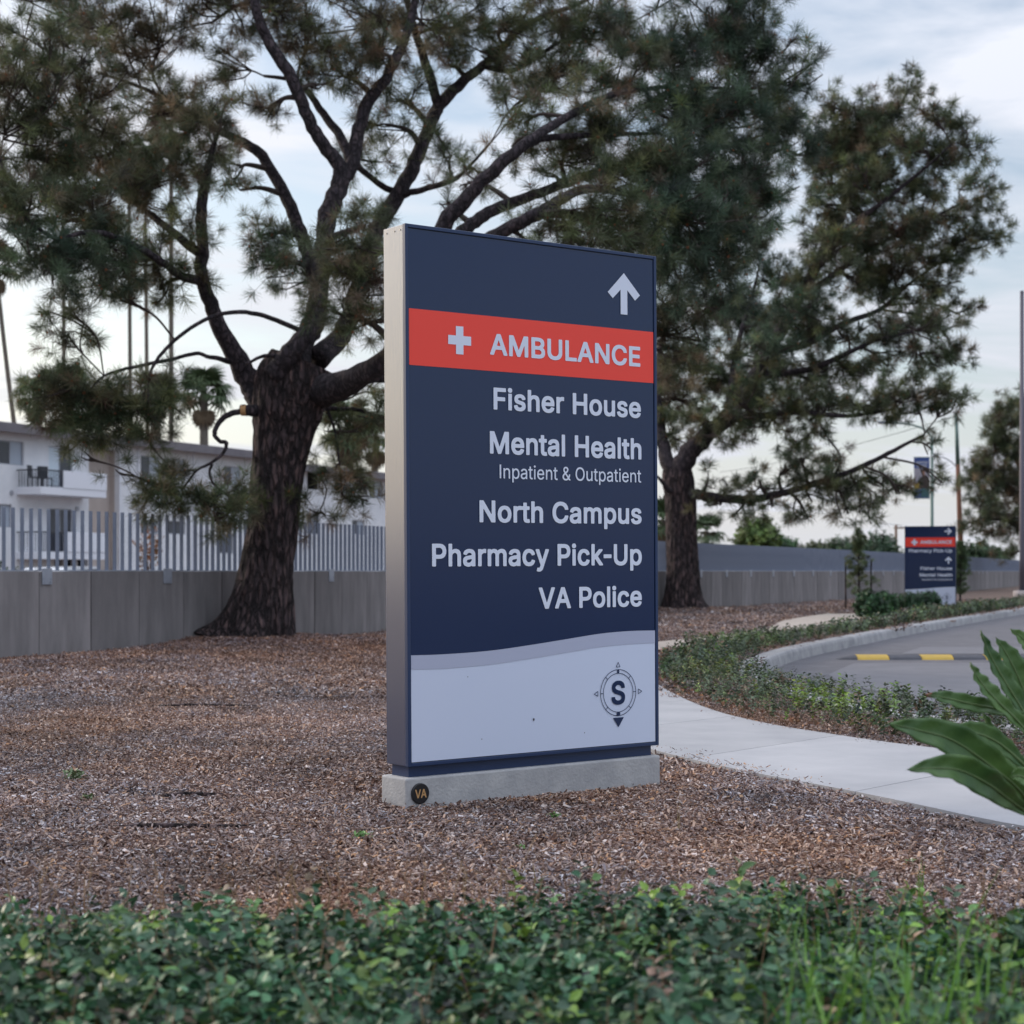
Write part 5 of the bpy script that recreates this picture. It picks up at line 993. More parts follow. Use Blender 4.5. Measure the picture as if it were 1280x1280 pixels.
# ground cover strip between the sidewalk and the kerb
def kerb_cover():
    Pz = [tuple(p) for p in SW_R[10:]]; n = 330000
    x = RNG.uniform(0, 34, n); y = 6 + 84 * RNG.random(n) ** 2.1
    dc = dist_line(x, y, CURB); rd = inpoly(x, y, ROAD); sw = inpoly(x, y, SIDEWALK) | (dist_line(x, y, SW_R) < .06)
    left = inpoly(x, y, [tuple(p) for p in SW_L] + [(-60, 41.5), (-60, 4)])
    wmax = np.where(y < 14.5, 1.9, np.where(y < 16.6, 1.0, np.where(y < 21, .62 + .1*np.sin(y*4), np.where(y < 30, .85 + .12*np.sin(y*2.1), 1.0 + .2*np.sin(y*.7)))))
    xr = np.interp(y, SW_R[:, 1], SW_R[:, 0]); right = (x > xr) | (y > 41)
    k = ~rd & ~sw & ~left & (dc < wmax) & (dc > .03) & (right) & ~((y > 26) & (dc > 1.3))
    x, y, dc = x[k], y[k], dc[k]; m = len(x)
    n1 = np.array([noise.noise((a*1.1, c_*1.1, 4)) for a, c_ in zip(x, y)]); n2 = np.array([noise.noise((a*4, c_*4, 6)) for a, c_ in zip(x, y)])
    k = .6*n2 + 1.2*np.clip(dc_edge(x, y)/.10, 0, 1) > .12; x, y, n1, n2 = x[k], y[k], n1[k], n2[k]; m = len(x)
    sc = np.where(y < 16, 1.0, np.where(y < 28, 1.35, 2.0)) * RNG.uniform(.75, 1.2, m)
    top = np.where(y > 24, .12, np.where(y > 16.6, .15, .205)) + (.06*n1 + .06*n2) * np.where(y > 24, .6, 1); top = top * np.clip(dc_edge(x, y)/.13 + .2, 0, 1); z = top * np.sqrt(RNG.random(m)) - .03
    cols = pick_cols(m, [(6, (.055,.085,.048), .35), (4, (.08,.115,.055), .35), (1.8, (.12,.17,.05), .3), (1.0, (.16,.11,.075), .3)])
    def bright(cx, cy, r, c):
        g = (np.hypot(x - cx, (y - cy)) < r * RNG.uniform(.3, 1.1, m)); cols[g] = pick_cols(int(g.sum()), [(1, c, .25)])
    gx, gy = Gd(1052, 905); bright(gx, gy + .25, .42, (.17,.27,.03)); gx, gy = Gd(1095, 915); bright(gx, gy + .2, .3, (.14,.22,.03))
    gx, gy = Gd(893, 812); bright(gx, gy, 1.5, (.09,.15,.04)); gx, gy = Gd(862, 862); bright(gx + .1, gy, .5, (.12,.15,.03))
    o = scatter('kerbside_ground_cover', np.stack([x, y, z], 1), dir_euler(np.stack([RNG.normal(0,.4,m), RNG.normal(0,.4,m), np.ones(m)], 1)), sc, cols, RNG.integers(0, 6, m), SPRIG)
    tag(o, 'grey green shrubby ground cover in the strip between sidewalk and kerb', 'ground cover', kind='stuff'); return m
def dc_edge(x, y): return np.minimum(dist_line(x, y, SW_R) - .02, dist_line(x, y, CURB) + .14)
print('kerb cover', kerb_cover())
# bushes at the foot of the distant sign
CL = sprig_protos(5, 16, .055, .03, .12, .6)
def bush(px, pyb, Y, w, h, n, label, col, name='bush', cat='bush', group=None, z0=0, clump=1.0, flat=1.0):
    cx = (px - 640)/F*Y; root = tag(empty(name, (cx, Y, z0)), label, cat, group)
    u = RNG.normal(0, 1, (n, 3)); u /= np.linalg.norm(u, axis=1)[:, None]; r = RNG.random(n)**.35
    lump = np.array([1 + .28*noise.noise((a*1.8 + px, b_*1.8, c_*1.8)) for a, b_, c_ in u]); p = u * (r*lump)[:, None] * np.array([w/2, w/2*flat, h/2]); p[:, 2] += h/2
    k = MB()
    for i in range(7): q = p[RNG.integers(0, n)]*.8; k.tube([(0, 0, -.1), tuple(q*np.array([.4, .4, .5])), tuple(q)], [.02*h, .014*h, .005*h], 5, False)
    k.build('stems', m_twig, root)['kind'] = 'stuff'
    cols = pick_cols(n, [(3, col, .3), (1, tuple(c_*1.5 for c_ in col), .2)])
    o = scatter('foliage', p, dir_euler(u + np.array([0, 0, .6])), RNG.uniform(.8, 1.3, n)*clump, cols, RNG.integers(0, 5, n), CL, root); o['kind'] = 'stuff'; return root
bush(1087, 776, 37.8, .50, .46, 320, 'round dark green bush nearest the gravel path end, left of the distant sign', (.025,.07,.025), group='bushes at the distant sign')
bush(1106, 771, 39.5, .52, .44, 300, 'dark green bush touching the left corner of the distant sign', (.03,.075,.025), group='bushes at the distant sign')
bush(1138, 763, 45.5, .75, .34, 260, 'flat green bush in front of the middle of the distant sign', (.03,.08,.03), group='bushes at the distant sign')
bush(1160, 762, 45.8, .55, .38, 240, 'small rounded green bush in front of the right half of the distant sign', (.03,.08,.03), group='bushes at the distant sign')

# bird of paradise in the near right corner
def bird_of_paradise():
    Y0 = 4.9; root = tag(empty('bird_of_paradise', (1.62, Y0, 0)), 'bird of paradise plant with broad pointed dark leaves at the right edge', 'plant')
    m = mat('paradise_leaf', (.035,.085,.025), .42, spec=.4, col2=(.10,.18,.045), nscale=6, bump=.001, bscale=60); ms = mat('paradise_stalk', (.10,.15,.05), .5); mb = mat('leaf_brown_tip', (.20,.08,.04), .7)
    def leaf(px, w, dy=0.0, fold=.35, twist=0.0, stalk=None, tip=False):
        pts = [P(a, b_, Y0 + dy + d) - root.location for a, b_, d in px]; c = catmull(pts, 6); n = len(c); vs = []
        cols = 9
        for i, p in enumerate(c):
            t = i / (n - 1); p = Vector(p); T = (Vector(c[min(i+1, n-1)]) - Vector(c[max(i-1, 0)])).normalized()
            sd = T.cross(Vector((math.sin(twist)*.9, -1, math.cos(twist)*.35))).normalized(); nn = sd.cross(T).normalized()
            ww = .76 * w * (math.sin(math.pi * min(1, t*.95)**.9)**1.05 if t > 0 else 0) / 2
            for j in range(cols):
                u = (j/(cols-1)*2 - 1); rip = .006*math.sin(t*40 + u*3)*abs(u)
                vs.append(p + sd*ww*u + nn*(abs(u)**1.3*ww*fold + rip))
        fs = [(i*cols+j, i*cols+j+1, (i+1)*cols+j+1, (i+1)*cols+j) for i in range(n-1) for j in range(cols-1)]
        o = mesh_obj('leaf', vs, fs, [m, mb], root, True)
        md = o.modifiers.new('thickness', 'SOLIDIFY'); md.thickness = .0016; md.offset = 0
        if tip:
            for f in o.data.polygons[:16]: f.material_index = 1
        k = MB(); k.tube([Vector(q) + Vector((0, -.002, 0)) for q in c[1:]], [.0015 + .004*i/n for i in range(n-1)], 6, True); k.build('midrib', ms, o, True)
        e = Vector(c[-1]); k = MB(); g = Vector((random.uniform(-.03, .05), random.uniform(-.05, .05), 0)); mid = (e + g)/2 + Vector((.03, 0, .02))
        k.tube(catmull([e, mid, g], 6), [.007 + .004*i/12 for i in range(13)], 8); k.build('stalk', ms, root, True)
    leaf([(1156,868,-.1),(1180,872,-.05),(1215,880,0),(1255,888,.05),(1310,905,.1)], .062, fold=.3, tip=True)
    leaf([(1226,788,.1),(1238,820,.1),(1258,855,.1),(1285,900,.1),(1310,950,.05)], .075, twist=.5)
    leaf([(1245,797,.2),(1262,825,.2),(1282,870,.2),(1300,930,.15)], .10, twist=.3)
    leaf([(1213,828,0),(1224,850,0),(1245,875,0),(1275,905,.02),(1310,950,.05)], .07, twist=.6)
    leaf([(1263,786,.25),(1285,805,.25),(1310,840,.2),(1325,900,.15)], .08, twist=.2)
    leaf([(1110,904,-.3),(1145,912,-.25),(1190,925,-.2),(1235,955,-.15),(1276,990,-.1),(1300,1030,0)], .125, fold=.3, twist=-.3)
    leaf([(1134,962,-.45),(1165,960,-.4),(1200,963,-.35),(1235,980,-.3),(1262,1000,-.2),(1290,1020,-.1)], .105, fold=.45, twist=-.5)
    leaf([(1229,890,.15),(1240,920,.15),(1256,950,.1),(1285,1000,.05)], .075, twist=.9)
    leaf([(1186,912,-.05),(1215,915,-.05),(1250,930,0),(1295,970,0)], .085, fold=.3)
    leaf([(1262,972,-.2),(1275,970,-.2),(1295,980,-.2),(1320,1000,-.1)], .07, fold=.4)
    leaf([(1205,905,.3),(1235,930,.3),(1265,965,.3),(1300,1020,.2)], .09, twist=.3)
bird_of_paradise()
# trees beyond the wall
def leafy_tree(px, Y, w, h, n, label, col, name='leafy_tree', trunk_h=None, clump=3.0, z0=-.4, blobs=5):
    cx = (px - 640)/F*Y; root = tag(empty(name, (cx, Y, z0)), label, 'tree', 'trees beyond the wall')
    th = trunk_h or h*.35; k = MB(); k.tube([(0, 0, -.2), (.1, 0, th*.6), (0, 0, th*1.2)], [.028*h, .022*h, .014*h], 10)
    k.build('trunk', m_bark, root, True); P_ = []; U_ = []; lb = MB()
    for i in range(blobs):
        a = 6.283*i/blobs + random.uniform(-.4, .4); rr = w*.27 if i else 0; c = np.array([rr*math.cos(a), rr*math.sin(a), th + (h - th)*(.42 + random.uniform(-.18, .24))])
        lb.tube([(0, 0, th*.8), tuple(c*np.array([.5, .5, .8])), tuple(c)], [.012*h, .008*h, .004*h], 6, False)
        u = RNG.normal(0, 1, (n//blobs, 3)); u /= np.linalg.norm(u, axis=1)[:, None]; lum = np.array([1 + .4*noise.noise((q[0]*2 + px + i*7, q[1]*2, q[2]*2)) for q in u])
        P_.append(c + u*(RNG.random(len(u))**.4*lum)[:, None]*np.array([w*.30, w*.30, (h - th)*.36])); U_.append(u)
    lb.build('limbs', m_limb, root)['kind'] = 'stuff'
    p = np.concatenate(P_); u = np.concatenate(U_); m = len(p)
    o = scatter('crown', p, dir_euler(u + np.array([0, 0, .4])), RNG.uniform(.7, 1.3, m)*clump, pick_cols(m, [(3, col, .3), (1, tuple(c_*1.5 for c_ in col), .2)]), RNG.integers(0, 5, m), CL, root); o['kind'] = 'stuff'
leafy_tree(950, 118, 3.6, 5.1, 900, 'round light green tree showing above the fence between the two pines', (.10,.15,.035), clump=3.6)
leafy_tree(977, 121, 2.8, 3.9, 700, 'short dark green tree beside the round light green one above the fence', (.04,.10,.03), clump=3.4)
for i, (px, Y, w, h, col, lab) in enumerate(((1005,140,5,3.7,(.07,.09,.03),'olive hedge-like tree top showing low over the fence, farthest left of the low row'),(1035,142,5,3.9,(.06,.085,.03),'olive tree top low over the fence just left of the staked young pine'),(1062,140,5,4.0,(.045,.085,.035),'dark green tree top directly behind the staked young pine'),(1090,144,5,4.3,(.035,.08,.035),'darker green tree top just right of the staked young pine'),(1112,150,4,3.9,(.09,.11,.04),'yellowish green tree top just left of the distant sign'),(1226,130,3.8,3.4,(.04,.08,.03),'low dark tree top right of the rust brown pole'),(1243,150,4,3.0,(.05,.085,.03),'lowest dark green tree top above the fence near the right edge'))):
    leafy_tree(px, Y, w, h, 650, lab, col, trunk_h=1.0, clump=3.6)
leafy_tree(190, 47, .9, 2.9, 160, 'slim young tree with orange and red leaves behind the fence pickets', (.22,.10,.04), trunk_h=.9, clump=.8, blobs=3)
leafy_tree(8, 42, 2.0, 1.6, 260, 'grey green shrub seen through the fence at the left edge', (.07,.09,.07), trunk_h=.4, clump=1.0)

# ============================================================ PALMS
m_palm = mat('palm_trunk', (.10,.085,.07), .95, col2=(.17,.145,.12), nscale=5, stretch=(1,1,4)); m_frond = mat('palm_frond', (.045,.085,.03), .6, col2=(.08,.115,.045), nscale=2); m_dead = mat('palm_skirt', (.17,.12,.07), .9, col2=(.11,.08,.05), nscale=3)
def frond_mesh(L, mt, n=13):
    vs = []; fs = []; pet = L*.45; w = L*.02
    vs += [(-w, 0, 0), (w, 0, 0), (w, pet, .03*L), (-w, pet, .03*L)]; fs.append((0, 1, 2, 3))
    for i in range(n):
        a = R(-100 + 200*i/(n-1)); l = L*.62*(.8 + .2*math.cos(a)); d = Vector((math.sin(a), math.cos(a), 0)); s = Vector((d.y, -d.x, 0)); b0 = Vector((0, pet, .03*L)); q = len(vs)
        m_ = b0 + d*l*.55 + Vector((0, 0, .03*L)); e = b0 + d*l + Vector((0, 0, -.22*L)); ww = L*.045
        vs += [b0, m_ - s*ww, m_ + s*ww, e]; fs += [(q, q+2, q+1), (q+1, q+2, q+3)]
    me = bpy.data.meshes.new('frond'); me.from_pydata([tuple(v) for v in vs], [], fs); me.materials.append(mt); me.update(); return me
def palm(px0, pyb, px1, pyt, Y, r, L, label, nf=26, z0=-.4, bend=0.0):
    b_ = P(px0, pyb, Y); t = P(px1, pyt, Y); f = (z0 - b_.z)/(t.z - b_.z); b0 = b_ + (t - b_)*f; root = tag(empty('fan_palm', (b0.x, Y, z0)), label, 'palm tree', 'fan palms beyond the wall'); tt = t - Vector((b0.x, Y, z0))
    k = MB(); pts = [tt*(i/14) + Vector((bend*math.sin(math.pi*i/14), 0, 0)) for i in range(15)]; k.tube(pts, [r*(1.25 if i == 0 else 1.0 - .2*i/14) for i in range(15)], 12); k.build('trunk', m_palm, root, True)
    me = frond_mesh(L, m_frond); md = frond_mesh(L*.8, m_dead)
    for i in range(nf):
        el = random.uniform(-.75, 1.2); az = i*2.4
        o = link_mesh('frond', me, root, tt, (0, 0, 0)); o.rotation_euler = (el, 0, az)
    for i in range(nf//3):
        o = link_mesh('dead_frond', md, root, tt - Vector((0, 0, L*.25)), (random.uniform(-1.5, -1.1), 0, i*2.4 + .5))
palm(20,525, -6,330, 112, .17, 2.0, 'tall thin leaning palm trunk at the left edge above the apartment roof', bend=-.15)
palm(80,520, 79,230, 115, .15, 2.0, 'tall thin palm trunk, second from the left, rising into the pine crown')
palm(163,520, 161,215, 118, .15, 2.0, 'tall thin palm rising above the roof left of a close pair')
palm(184,520, 181,190, 122, .15, 2.0, 'tall thin palm in the middle of the three close trunks')
palm(214,545, 214,160, 112, .17, 2.0, 'tall palm nearest the leaning pine, trunk crossing the roof line')
palm(48,540, 46,492, 104, .30, 1.7, 'short bushy fan palm above the left end of the apartment roof', 30)
palm(86,540, 88,478, 108, .28, 1.6, 'short fan palm beside the second thin trunk', 30)
palm(196,560, 197,492, 108, .28, 1.7, 'short fan palm half hidden behind drooping pine needles', 30)
palm(255,560, 255,492, 104, .30, 2.0, 'fan palm standing clear against the sky left of the pine trunk', 34)
palm(437,600, 436,535, 118, .32, 2.5, 'wide fan palm between the pine trunk and the big sign', 36)
palm(468,600, 470,545, 125, .3, 2.2, 'fan palm partly hidden behind the edge of the big sign', 30)
palm(829,700, 829,650, 128, .25, 2.0, 'fan palm just right of the big sign, above the fence', 28)
palm(880,700, 884,664, 150, .25, 1.9, 'small fan palm just right of the second pine trunk', 24)

# ============================================================ APARTMENTS
m_stucco = mat('white_stucco', (.72,.73,.76), .9, col2=(.82,.82,.84), nscale=1.5, bump=.004, bscale=60)
m_tan = mat('tan_stucco', (.47,.40,.36), .9, col2=(.52,.45,.41), nscale=1.5)
m_roofe = mat('roof_fascia', (.16,.145,.16), .85, col2=(.20,.185,.195), nscale=2)
m_glassd = mat('dark_window_glass', (.035,.04,.055), .12, ior=1.5); m_glassl = mat('curtained_window_glass', (.34,.39,.47), .3, col2=(.42,.47,.54), nscale=3, stretch=(9,9,.2))
m_glassw = mat('white_curtain_glass', (.62,.70,.76), .4); m_frame = mat('window_frame', (.38,.39,.43), .5, metal=.3); m_rail = mat('dark_railing', (.03,.032,.04), .5)
m_panelw = mat('balcony_panel', (.80,.81,.86), .85); m_void = mat('dark_opening', (.05,.048,.055), .9); m_paint = mat('white_car_paint', (.75,.77,.8), .2, coat=.6)
FA = Vector((-21.67, 74.5, 0)); FD = Vector((.406, .914, 0)).normalized(); FN = Vector((FD.y, -FD.x, 0))
def fs_(px, off=0.0):
    k = (px - 640)/F; A = FA + FN*off; return (A.x - A.y*k)/(FD.y*k - FD.x)
def fz_(px, py, off=0.0): s = fs_(px, off); return 1 - (py - HORIZ)/F*(FA.y + FN.y*off + FD.y*s)
def facade(name, label, s0, s1, ztop, holes, origin_s, yaw_off=0.0):
    """building frame: x along the street front, y into the building, z up; holes = (s0,s1,z0,z1,kind)"""
    o = FA + FD*origin_s - FN*yaw_off; root = tag(empty(name, (o.x, o.y, -.4), math.atan2(FD.y, FD.x)), label, 'building', 'apartment buildings beyond the wall')
    # in this frame +y points away from us
    zb = 0; H = ztop + .4
    hs = [(a - origin_s, b_ - origin_s, c_ + .4, d_ + .4, kd) for a, b_, c_, d_, kd in holes]; s0 -= origin_s; s1 -= origin_s
    xs = sorted({s0, s1} | {h[0] for h in hs} | {h[1] for h in hs}); zs = sorted({zb, H} | {h[2] for h in hs} | {h[3] for h in hs}); k = MB()
    for i in range(len(xs)-1):
        j = 0
        while j < len(zs)-1:
            cx, cz = (xs[i]+xs[i+1])/2, (zs[j]+zs[j+1])/2
            if any(h[0] < cx < h[1] and h[2] < cz < h[3] for h in hs): j += 1; continue
            j2 = j
            while j2 < len(zs)-1 and not any(h[0] < cx < h[1] and h[2] < (zs[j2]+zs[j2+1])/2 < h[3] for h in hs): j2 += 1
            k.box(xs[i], xs[i+1], 0, .22, zs[j], zs[j2]); j = j2
    k.box(s0, s0 + .22, .22, 10, zb, H); k.box(s1 - .22, s1, .22, 10, zb, H); k.box(s0 + .22, s1 - .22, 9.8, 10, zb, H)
    k.build('wall', m_stucco, root)
    k = MB(); k.bbox(s0 - .5, s1 + .3, -.75, 10.7, H, H + .14, .01); rf = k.build('roof', m_roofe, root)
    k = MB(); k.bbox(s0 - .5, s1 + .3, -.78, -.70, H - .10, H + .30, .01); k.build('fascia', m_roofe, rf)
    for a, b_, c_, d_, kd in hs:
        if kd[0] == 'w' or kd[0] == 'd':
            w_ = empty('window' if kd[0] == 'w' else 'balcony_door', parent=root); w_.location = (a, .08, c_); W_, H_ = b_-a, d_-c_; f = MB(); t = .05
            f.box(0, t, 0, .06, 0, H_); f.box(W_-t, W_, 0, .06, 0, H_); f.box(t, W_-t, 0, .06, 0, t); f.box(t, W_-t, 0, .06, H_-t, H_); f.box(W_/2-t/2, W_/2+t/2, .002, .058, t, H_-t); f.build('frame', m_frame, w_)
            mts = {'dl': (m_glassd, m_glassl), 'dd': (m_glassd, m_glassd), 'wd': (m_glassw, m_glassd), 'll': (m_glassl, m_glassl)}[kd[1:]]
            for q, mt in enumerate(mts):
                g = MB(); g.box(t if q == 0 else W_/2+t/2, W_/2-t/2 if q == 0 else W_-t, .025, .035, t, H_-t); g.build('pane', mt, w_)
            g = MB(); g.box(0, W_, .10, .13, 0, H_); g.build('interior', m_void, w_)
        elif kd == 'void':
            g = MB(); g.box(a, b_, 1.6, 1.7, c_, d_); g.box(a, b_, .22, 1.6, c_ - .0, c_ + .02); g.box(a-.02, a, .22, 1.7, c_, d_); g.box(b_, b_+.02, .22, 1.7, c_, d_); g.box(a, b_, .22, 1.7, d_, d_+.02); g.build('recess', m_void, root)
        elif kd == 'tan':
            g = MB(); g.box(a, b_, .5, .6, c_, d_); g.box(a-.02, a, .22, .6, c_, d_); g.box(b_, b_+.02, .22, .6, c_, d_); g.build('tan_wall', m_tan, root)
    return root
def H4(p0, p1, yt, yb, kd, off=0.0):
    m = (p0 + p1)/2; return (fs_(p0, off), fs_(p1, off), fz_(m, yb, off), fz_(m, yt, off), kd)
holes = [H4(-34,-6,551,580,'wdl'), H4(-2,30,551,581,'wdl'), H4(61,91,559,609,'dwd'), H4(111,148,561,713,'tan'), H4(176,201,570,597,'wdl'), H4(207,232,573,600,'wdl'), H4(280,301,583,608,'wdl'), H4(330,352,590,612,'wdl'),
         H4(-10,15,630,659,'wdl'), H4(62,91,636,690,'ddd'), H4(68,79,697,709,'void'), H4(82,93,697,709,'void'), H4(97,110,697,709,'void'), H4(207,232,651,668,'wdd'), H4(274,292,668,692,'ddd'), H4(176,198,650,668,'wdl')]
bA = facade('apartment_building', 'white two storey stucco apartment building with solid balconies behind the fence, left part', fs_(-70), fs_(362), 6.95, holes, 0)
h2 = [(H4(384,401,584,612,'void')), H4(462,478,601,623,'wdl'), H4(420,436,604,618,'wll'), H4(384,400,640,668,'ddd'), H4(440,456,650,668,'wdl')]
facade('apartment_building', 'lower white apartment wing with a recessed balcony between pine trunk and big sign', fs_(364), fs_(560), 6.55, h2, fs_(364))
def bt(px, py, off): s = fs_(px, off); return s, fz_(px, py, off) + .4
def balcony(yt, yb, x0, xm, x1, slab):
    off = 1.3; root = empty('balcony', parent=bA); s0, zt = bt(x0, yt, off); s1, _ = bt(x1, yt, off); sm, _ = bt(xm, yt, off); _, zb = bt(xm, yb, off)
    k = MB(); k.bbox(s0, s1, -off, .0, zb - .32, zb, .01); k.build('slab', m_panelw, root)
    k = MB(); k.bbox(sm, s1, -off - .03, -off + .05, zb + .002, zt, .01); k.box(s1 - .08, s1, -off + .05, -.002, zb + .002, zt); k.build('solid_panel', m_panelw, root)
    k = MB(); k.box(s0, sm - .005, -off, -off + .04, zt - .05, zt); k.box(s0, s0 + .04, -off, 0, zt - .05, zt - .001); n = 13
    for i in range(n + 1): x = s0 + (sm - .03 - s0)*i/n; k.box(x, x + .02, -off + .01, -off + .03, zb, zt - .05)
    for i in range(9): y = -off + off*i/9; k.box(s0 + .01, s0 + .03, y, y + .02, zb, zt - .051)
    k.build('railing', m_rail, root)
    return s0, sm, zb
s0, sm, zb = balcony(586, 610, 51, 79, 133, 12); balcony(664, 690, 51, 80, 133, 8)
# two dark chairs on the upper balcony
def patio_chair(s, rz, label):
    M0 = bA.matrix_basis if False else (Matrix.Translation(bA.location) @ Matrix.Rotation(math.atan2(FD.y, FD.x), 4, 'Z')); p = M0 @ Vector((s, -.6, zb)); r = tag(empty('patio_chair', p, math.atan2(FD.y, FD.x) + rz), label, 'chair', 'chairs on the balcony')
    k = MB(); k.bbox(-.25, .25, -.25, .22, .40, .44, .01); k.build('seat', m_rail, r); k = MB(); k.bbox(-.25, .25, .2, .24, .46, .95, .01); k.build('backrest', m_rail, r)
    for x in (-.22, .22):
        for y in (-.22, .2): k = MB(); k.box(x-.02, x+.02, y-.02, y+.02, 0, .40); k.build('leg', m_rail, r)
patio_chair(s0 + .45, .3, 'dark patio chair on the upper balcony, nearer the left end of the railing'); patio_chair(s0 + 1.15, -.4, 'dark patio chair on the upper balcony, nearer the solid panel')
for (a, b_) in ((14,616),(166,626),(96,636)):
    s = fs_(a); k = MB(); k.tube([(s, -.002, fz_(a, b_) + .4), (s, -.05, fz_(a, b_) + .4)], [.11, .11], 14); k.build('wall_vent', m_frame, bA)
for a in (172, 148.5, 241):
    s = fs_(a); k = MB(); k.box(s - .04, s + .04, -.08, -.002, .1, 7.25); k.build('downpipe', m_panelw, bA)
def car():
    p = P(78, 712, 50); r = tag(empty('parked_car', (p.x, 50, -.40), 1.15), 'white parked car whose roof shows low behind the fence pickets', 'car')
    prof = [(-2.2,.55),(-2.15,.85),(-1.35,.98),(-.75,1.50),(.65,1.54),(1.45,1.02),(2.15,.90),(2.25,.5),(2.1,.28),(-2.1,.28)]; n = len(prof); vs = []
    for y, sc in ((-.85,.94),(-.80,1.0),(.80,1.0),(.85,.94)): vs += [(x*(sc if abs(y) > .82 else 1), y*(1 if z < 1.0 else .84), z) for x, z in prof]
    fs = [(j*n+i, j*n+(i+1) % n, (j+1)*n+(i+1) % n, (j+1)*n+i) for j in range(3) for i in range(n)] + [tuple(range(n-1, -1, -1)), tuple(3*n+i for i in range(n))]
    mesh_obj('body', vs, fs, m_paint, r)
    for sy in (-1, 1): mesh_obj('side_window', [(x, sy*.81*(.97), z) for x, z in ((-1.0,1.06),(-.68,1.42),(.55,1.46),(1.1,1.08))], [(0,1,2,3)], m_glassd, r)
    for x in (-1.35, 1.4):
        for y in (-.78, .78):
            k = MB(); k.tube([(x, y-.1, .32), (x, y+.1, .32)], [.32, .32], 24); w = k.build('wheel', m_rail, r); k = MB(); k.tube([(x, y-.11*(1 if y < 0 else -1), .32), (x, y-.105*(1 if y < 0 else -1), .32)], [.2, .2], 16); k.build('hubcap', m_galv, w)
car()

# ============================================================ POLES
m_lamp = mat('lamp_post_green', (.10,.17,.15), .5, metal=.2, col2=(.13,.20,.18), nscale=3); m_rust = mat('rust_pole', (.17,.075,.045), .85, col2=(.24,.11,.07), nscale=2); m_wood = mat('utility_pole_wood', (.20,.13,.09), .9); m_dpole = mat('dark_pole', (.11,.10,.125), .5, metal=.3)
m_lens = mat('lamp_lens', (.6,.6,.58), .3); m_pedestal = mat('pole_pedestal', (.42,.36,.34), .9, col2=(.50,.44,.42), nscale=8)
def lampost():
    Y = 100; x = (1165-640)/F*Y; r = tag(empty('street_lamp', (x, Y, -.4)), 'green street lamp with a curved arm and a banner, behind the distant sign', 'street lamp')
    def L(px, py): p = P(px, py, Y); return (p.x - x, 0, p.z + .4)
    k = MB(); k.tube([(0,0,0),(0,0,1),L(1165,545)], [.15,.11,.075], 12); k.build('pole', m_lamp, r, True)
    k = MB(); k.tube(catmull([L(1165,547), L(1157,538), L(1145,532.5), L(1130,529.5), L(1110,528.6), L(1104,528.4)], 5), [.05]*26, 8); k.build('arm', m_lamp, r, True)
    k = MB(); a = L(1105,528); k.bbox(a[0]-.38, a[0]+.12, -.13, .13, a[2]-.06, a[2]+.07, .03); lh = k.build('lamp_head', m_galv, r); k = MB(); k.bbox(a[0]-.34, a[0]+.02, -.1, .1, a[2]-.09, a[2]-.061, .01); k.build('lens', m_lens, lh)
    for py in (571.5, 623): k = MB(); q = L(1164, py); e = L(1142, py); k.tube([q, e], [.02, .02], 8); k.build('banner_bracket', m_lamp, r)
    return r
lampost()
def banner():
    Y = 99.9; a = P(1142.5, 572, Y); b_ = P(1162, 622.5, Y); x0, x1, z1, z0 = a.x, b_.x, a.z, b_.z; r = tag(empty('banner', (x0, Y, z0)), 'blue banner with a portrait print and a yellow block hanging from the street lamp', 'banner')
    W_, H_ = x1 - x0, z1 - z0; mb_ = mat('banner_blue', (.03,.06,.22), .7, col2=(.045,.09,.28), nscale=3); mw = mat('banner_white', (.55,.57,.62), .7); my = mat('banner_yellow', (.62,.40,.04), .7); mk = mat('banner_dark_print', (.05,.035,.03), .7); mp2 = mat('banner_photo_grey', (.36,.34,.38), .7); mg = mat('banner_teal', (.05,.12,.13), .7); msk = mat('banner_skin_tone', (.30,.15,.10), .7)
    def rect(nm, u0, u1, v0, v1, y, mt, pts=None):
        pts = pts or [(u0, v0), (u1, v0), (u1, v1), (u0, v1)]; k = MB(); k.add([(u*W_, y, v*H_) for u, v in pts], [tuple(range(len(pts)))]); k.build(nm, mt, r)
    k = MB(); k.box(0, W_, 0, .02, 0, H_); k.build('cloth', mb_, r)
    rect('photo_print', .0, 1, .35, .74, -.004, mp2); rect('yellow_block', 0, .45, .23, .36, -.008, my); rect('teal_block', .45, 1, .02, .30, -.006, mg)
    rect('uniform_print', 0, 0, 0, 0, -.012, mk, [(.30,.24),(1,.24),(1,.46),(.86,.55),(.66,.58),(.46,.52),(.34,.42)])
    rect('face_print', 0, 0, 0, 0, -.016, msk, [(.50,.56),(.60,.53),(.68,.57),(.70,.64),(.64,.69),(.54,.69),(.49,.63)]); rect('hat_print', 0, 0, 0, 0, -.020, mk, [(.42,.66),(.74,.66),(.72,.70),(.62,.74),(.48,.71)])
    # two short lines of script too small to read
    for (v, u0, u1) in ((.88, .12, .88), (.80, .16, .84)):
        k = MB(); n = 26
        for i in range(n):
            u = u0 + (u1-u0)*i/n; hh = .028 + .018*math.sin(i*2.3); k.add([(u*W_, -.005, (v-hh)*H_), ((u+.02)*W_, -.005, (v-hh*.6)*H_), ((u+.025)*W_, -.005, (v+hh)*H_), ((u+.005)*W_, -.005, (v+hh*.7)*H_)], [(0,1,2,3)])
        k.build('script_line', mw, r)
banner()
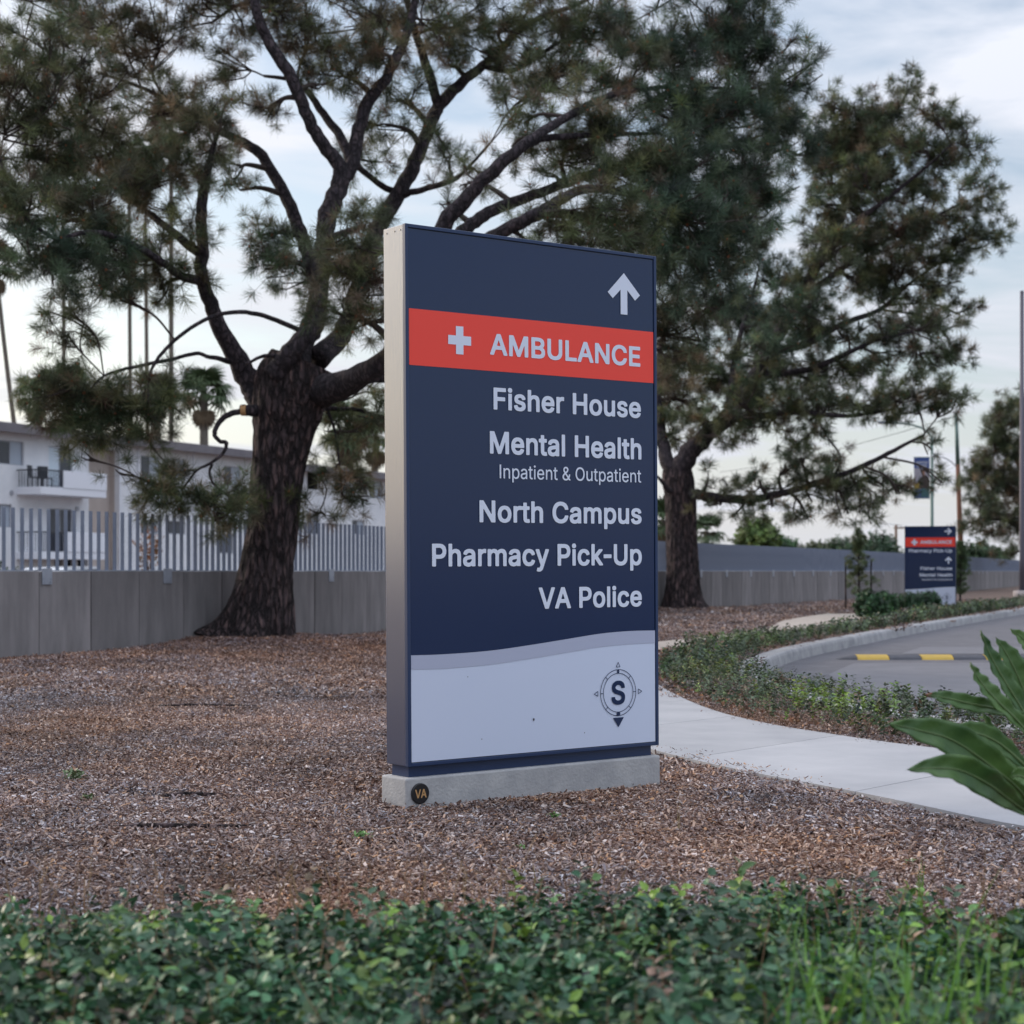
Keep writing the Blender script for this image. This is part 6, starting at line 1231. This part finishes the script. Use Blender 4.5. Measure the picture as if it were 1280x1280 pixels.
def rustpole():
    Y = 96; b_ = P(1203, 740, Y); t = P(1195, 516, Y); r = tag(empty('street_pole', (b_.x, Y, -.4)), 'leaning rust brown pole with a thin curved arm right of the distant sign', 'pole')
    d = t - Vector((b_.x, Y, -.4)); k = MB(); k.tube([(0,0,0), d*.33, d*.72], [.17,.15,.12], 12); k.build('lower_pole', m_rust, r, True); k = MB(); k.tube([d*.719, d], [.122,.09], 12); k.build('upper_pole', m_lamp, r, True)
    def L(px, py): p = P(px, py, Y); return (p.x - b_.x, 0, p.z + .4)
    k = MB(); k.tube(catmull([L(1196.5,585), L(1190,578), L(1181,572.5), L(1173,570.5), L(1168,570)], 5), [.03]*21, 6); k.build('arm', m_galv, r, True)
    q = L(1169, 570); k = MB(); k.bbox(q[0]-.2, q[0]+.12, -.1, .1, q[2]-.05, q[2]+.05, .02); k.build('lamp_head', m_galv, r)
rustpole()
def darkpole():
    Y = 70; x = (1277.5-640)/F*Y; r = tag(empty('light_pole', (x, Y, 0)), 'tall dark pole on a concrete pedestal at the right edge', 'pole'); h = 1 + 349*Y/F
    k = MB(); k.tube([(0,0,.18),(0,0,1.5),(0,0,h)], [.11,.10,.075], 14); k.build('pole', m_dpole, r, True); k = MB(); k.tube([(0,0,-.2),(0,0,.2),(0,0,.22)], [.34,.34,.31], 24); k.build('pedestal', m_pedestal, r, True)
    k = MB(); k.bbox(-.16,.16,-.16,.16,.22,.26,.008); k.build('base_plate', m_dpole, r); k = MB(); k.tube([(0,0,h),(0,0,h+.05)], [.085,.05], 14); k.build('cap', m_dpole, r)
darkpole()
def utility():
    Y = 160; x = (1120-640)/F*Y; r = tag(empty('utility_pole', (x, Y, -.4)), 'small far wooden utility pole with a crossarm left of the distant sign', 'utility pole'); h = 1.4 + 58*Y/F
    k = MB(); k.tube([(0,0,0),(0,0,h)], [.17,.12], 10); k.build('pole', m_wood, r, True); k = MB(); k.box(-.2, 1.0, -.06, .06, h-.35, h-.22); k.build('crossarm', m_wood, r)
    for q in (.1, .5, .9): k = MB(); k.tube([(q,0,h-.22),(q,0,h-.05)], [.05,.04], 8); k.build('insulator', m_galv, r)
    k = MB()
    a = Vector((x+.5, Y, h-.45)); e = Vector((-60, 190, 11))
    def wire(a, e, sag): 
        pts = [a + (e-a)*t + Vector((0,0,-4*sag*t*(1-t))) for t in [i/24 for i in range(25)]]; q = MB(); q.tube(pts, [.018]*25, 4, False); o = q.build('overhead_wire', m_rail); return o
    tag(wire(Vector((x+.5, Y, h-.45)), P(870, 604, 165), .5), 'thin wire running left from the far utility pole above the fence', 'wire')
    tag(wire(P(1194, 520, 96), P(900, 590, 170), .4), 'thin faint wire rising toward the top of the rust brown pole', 'wire')
utility()
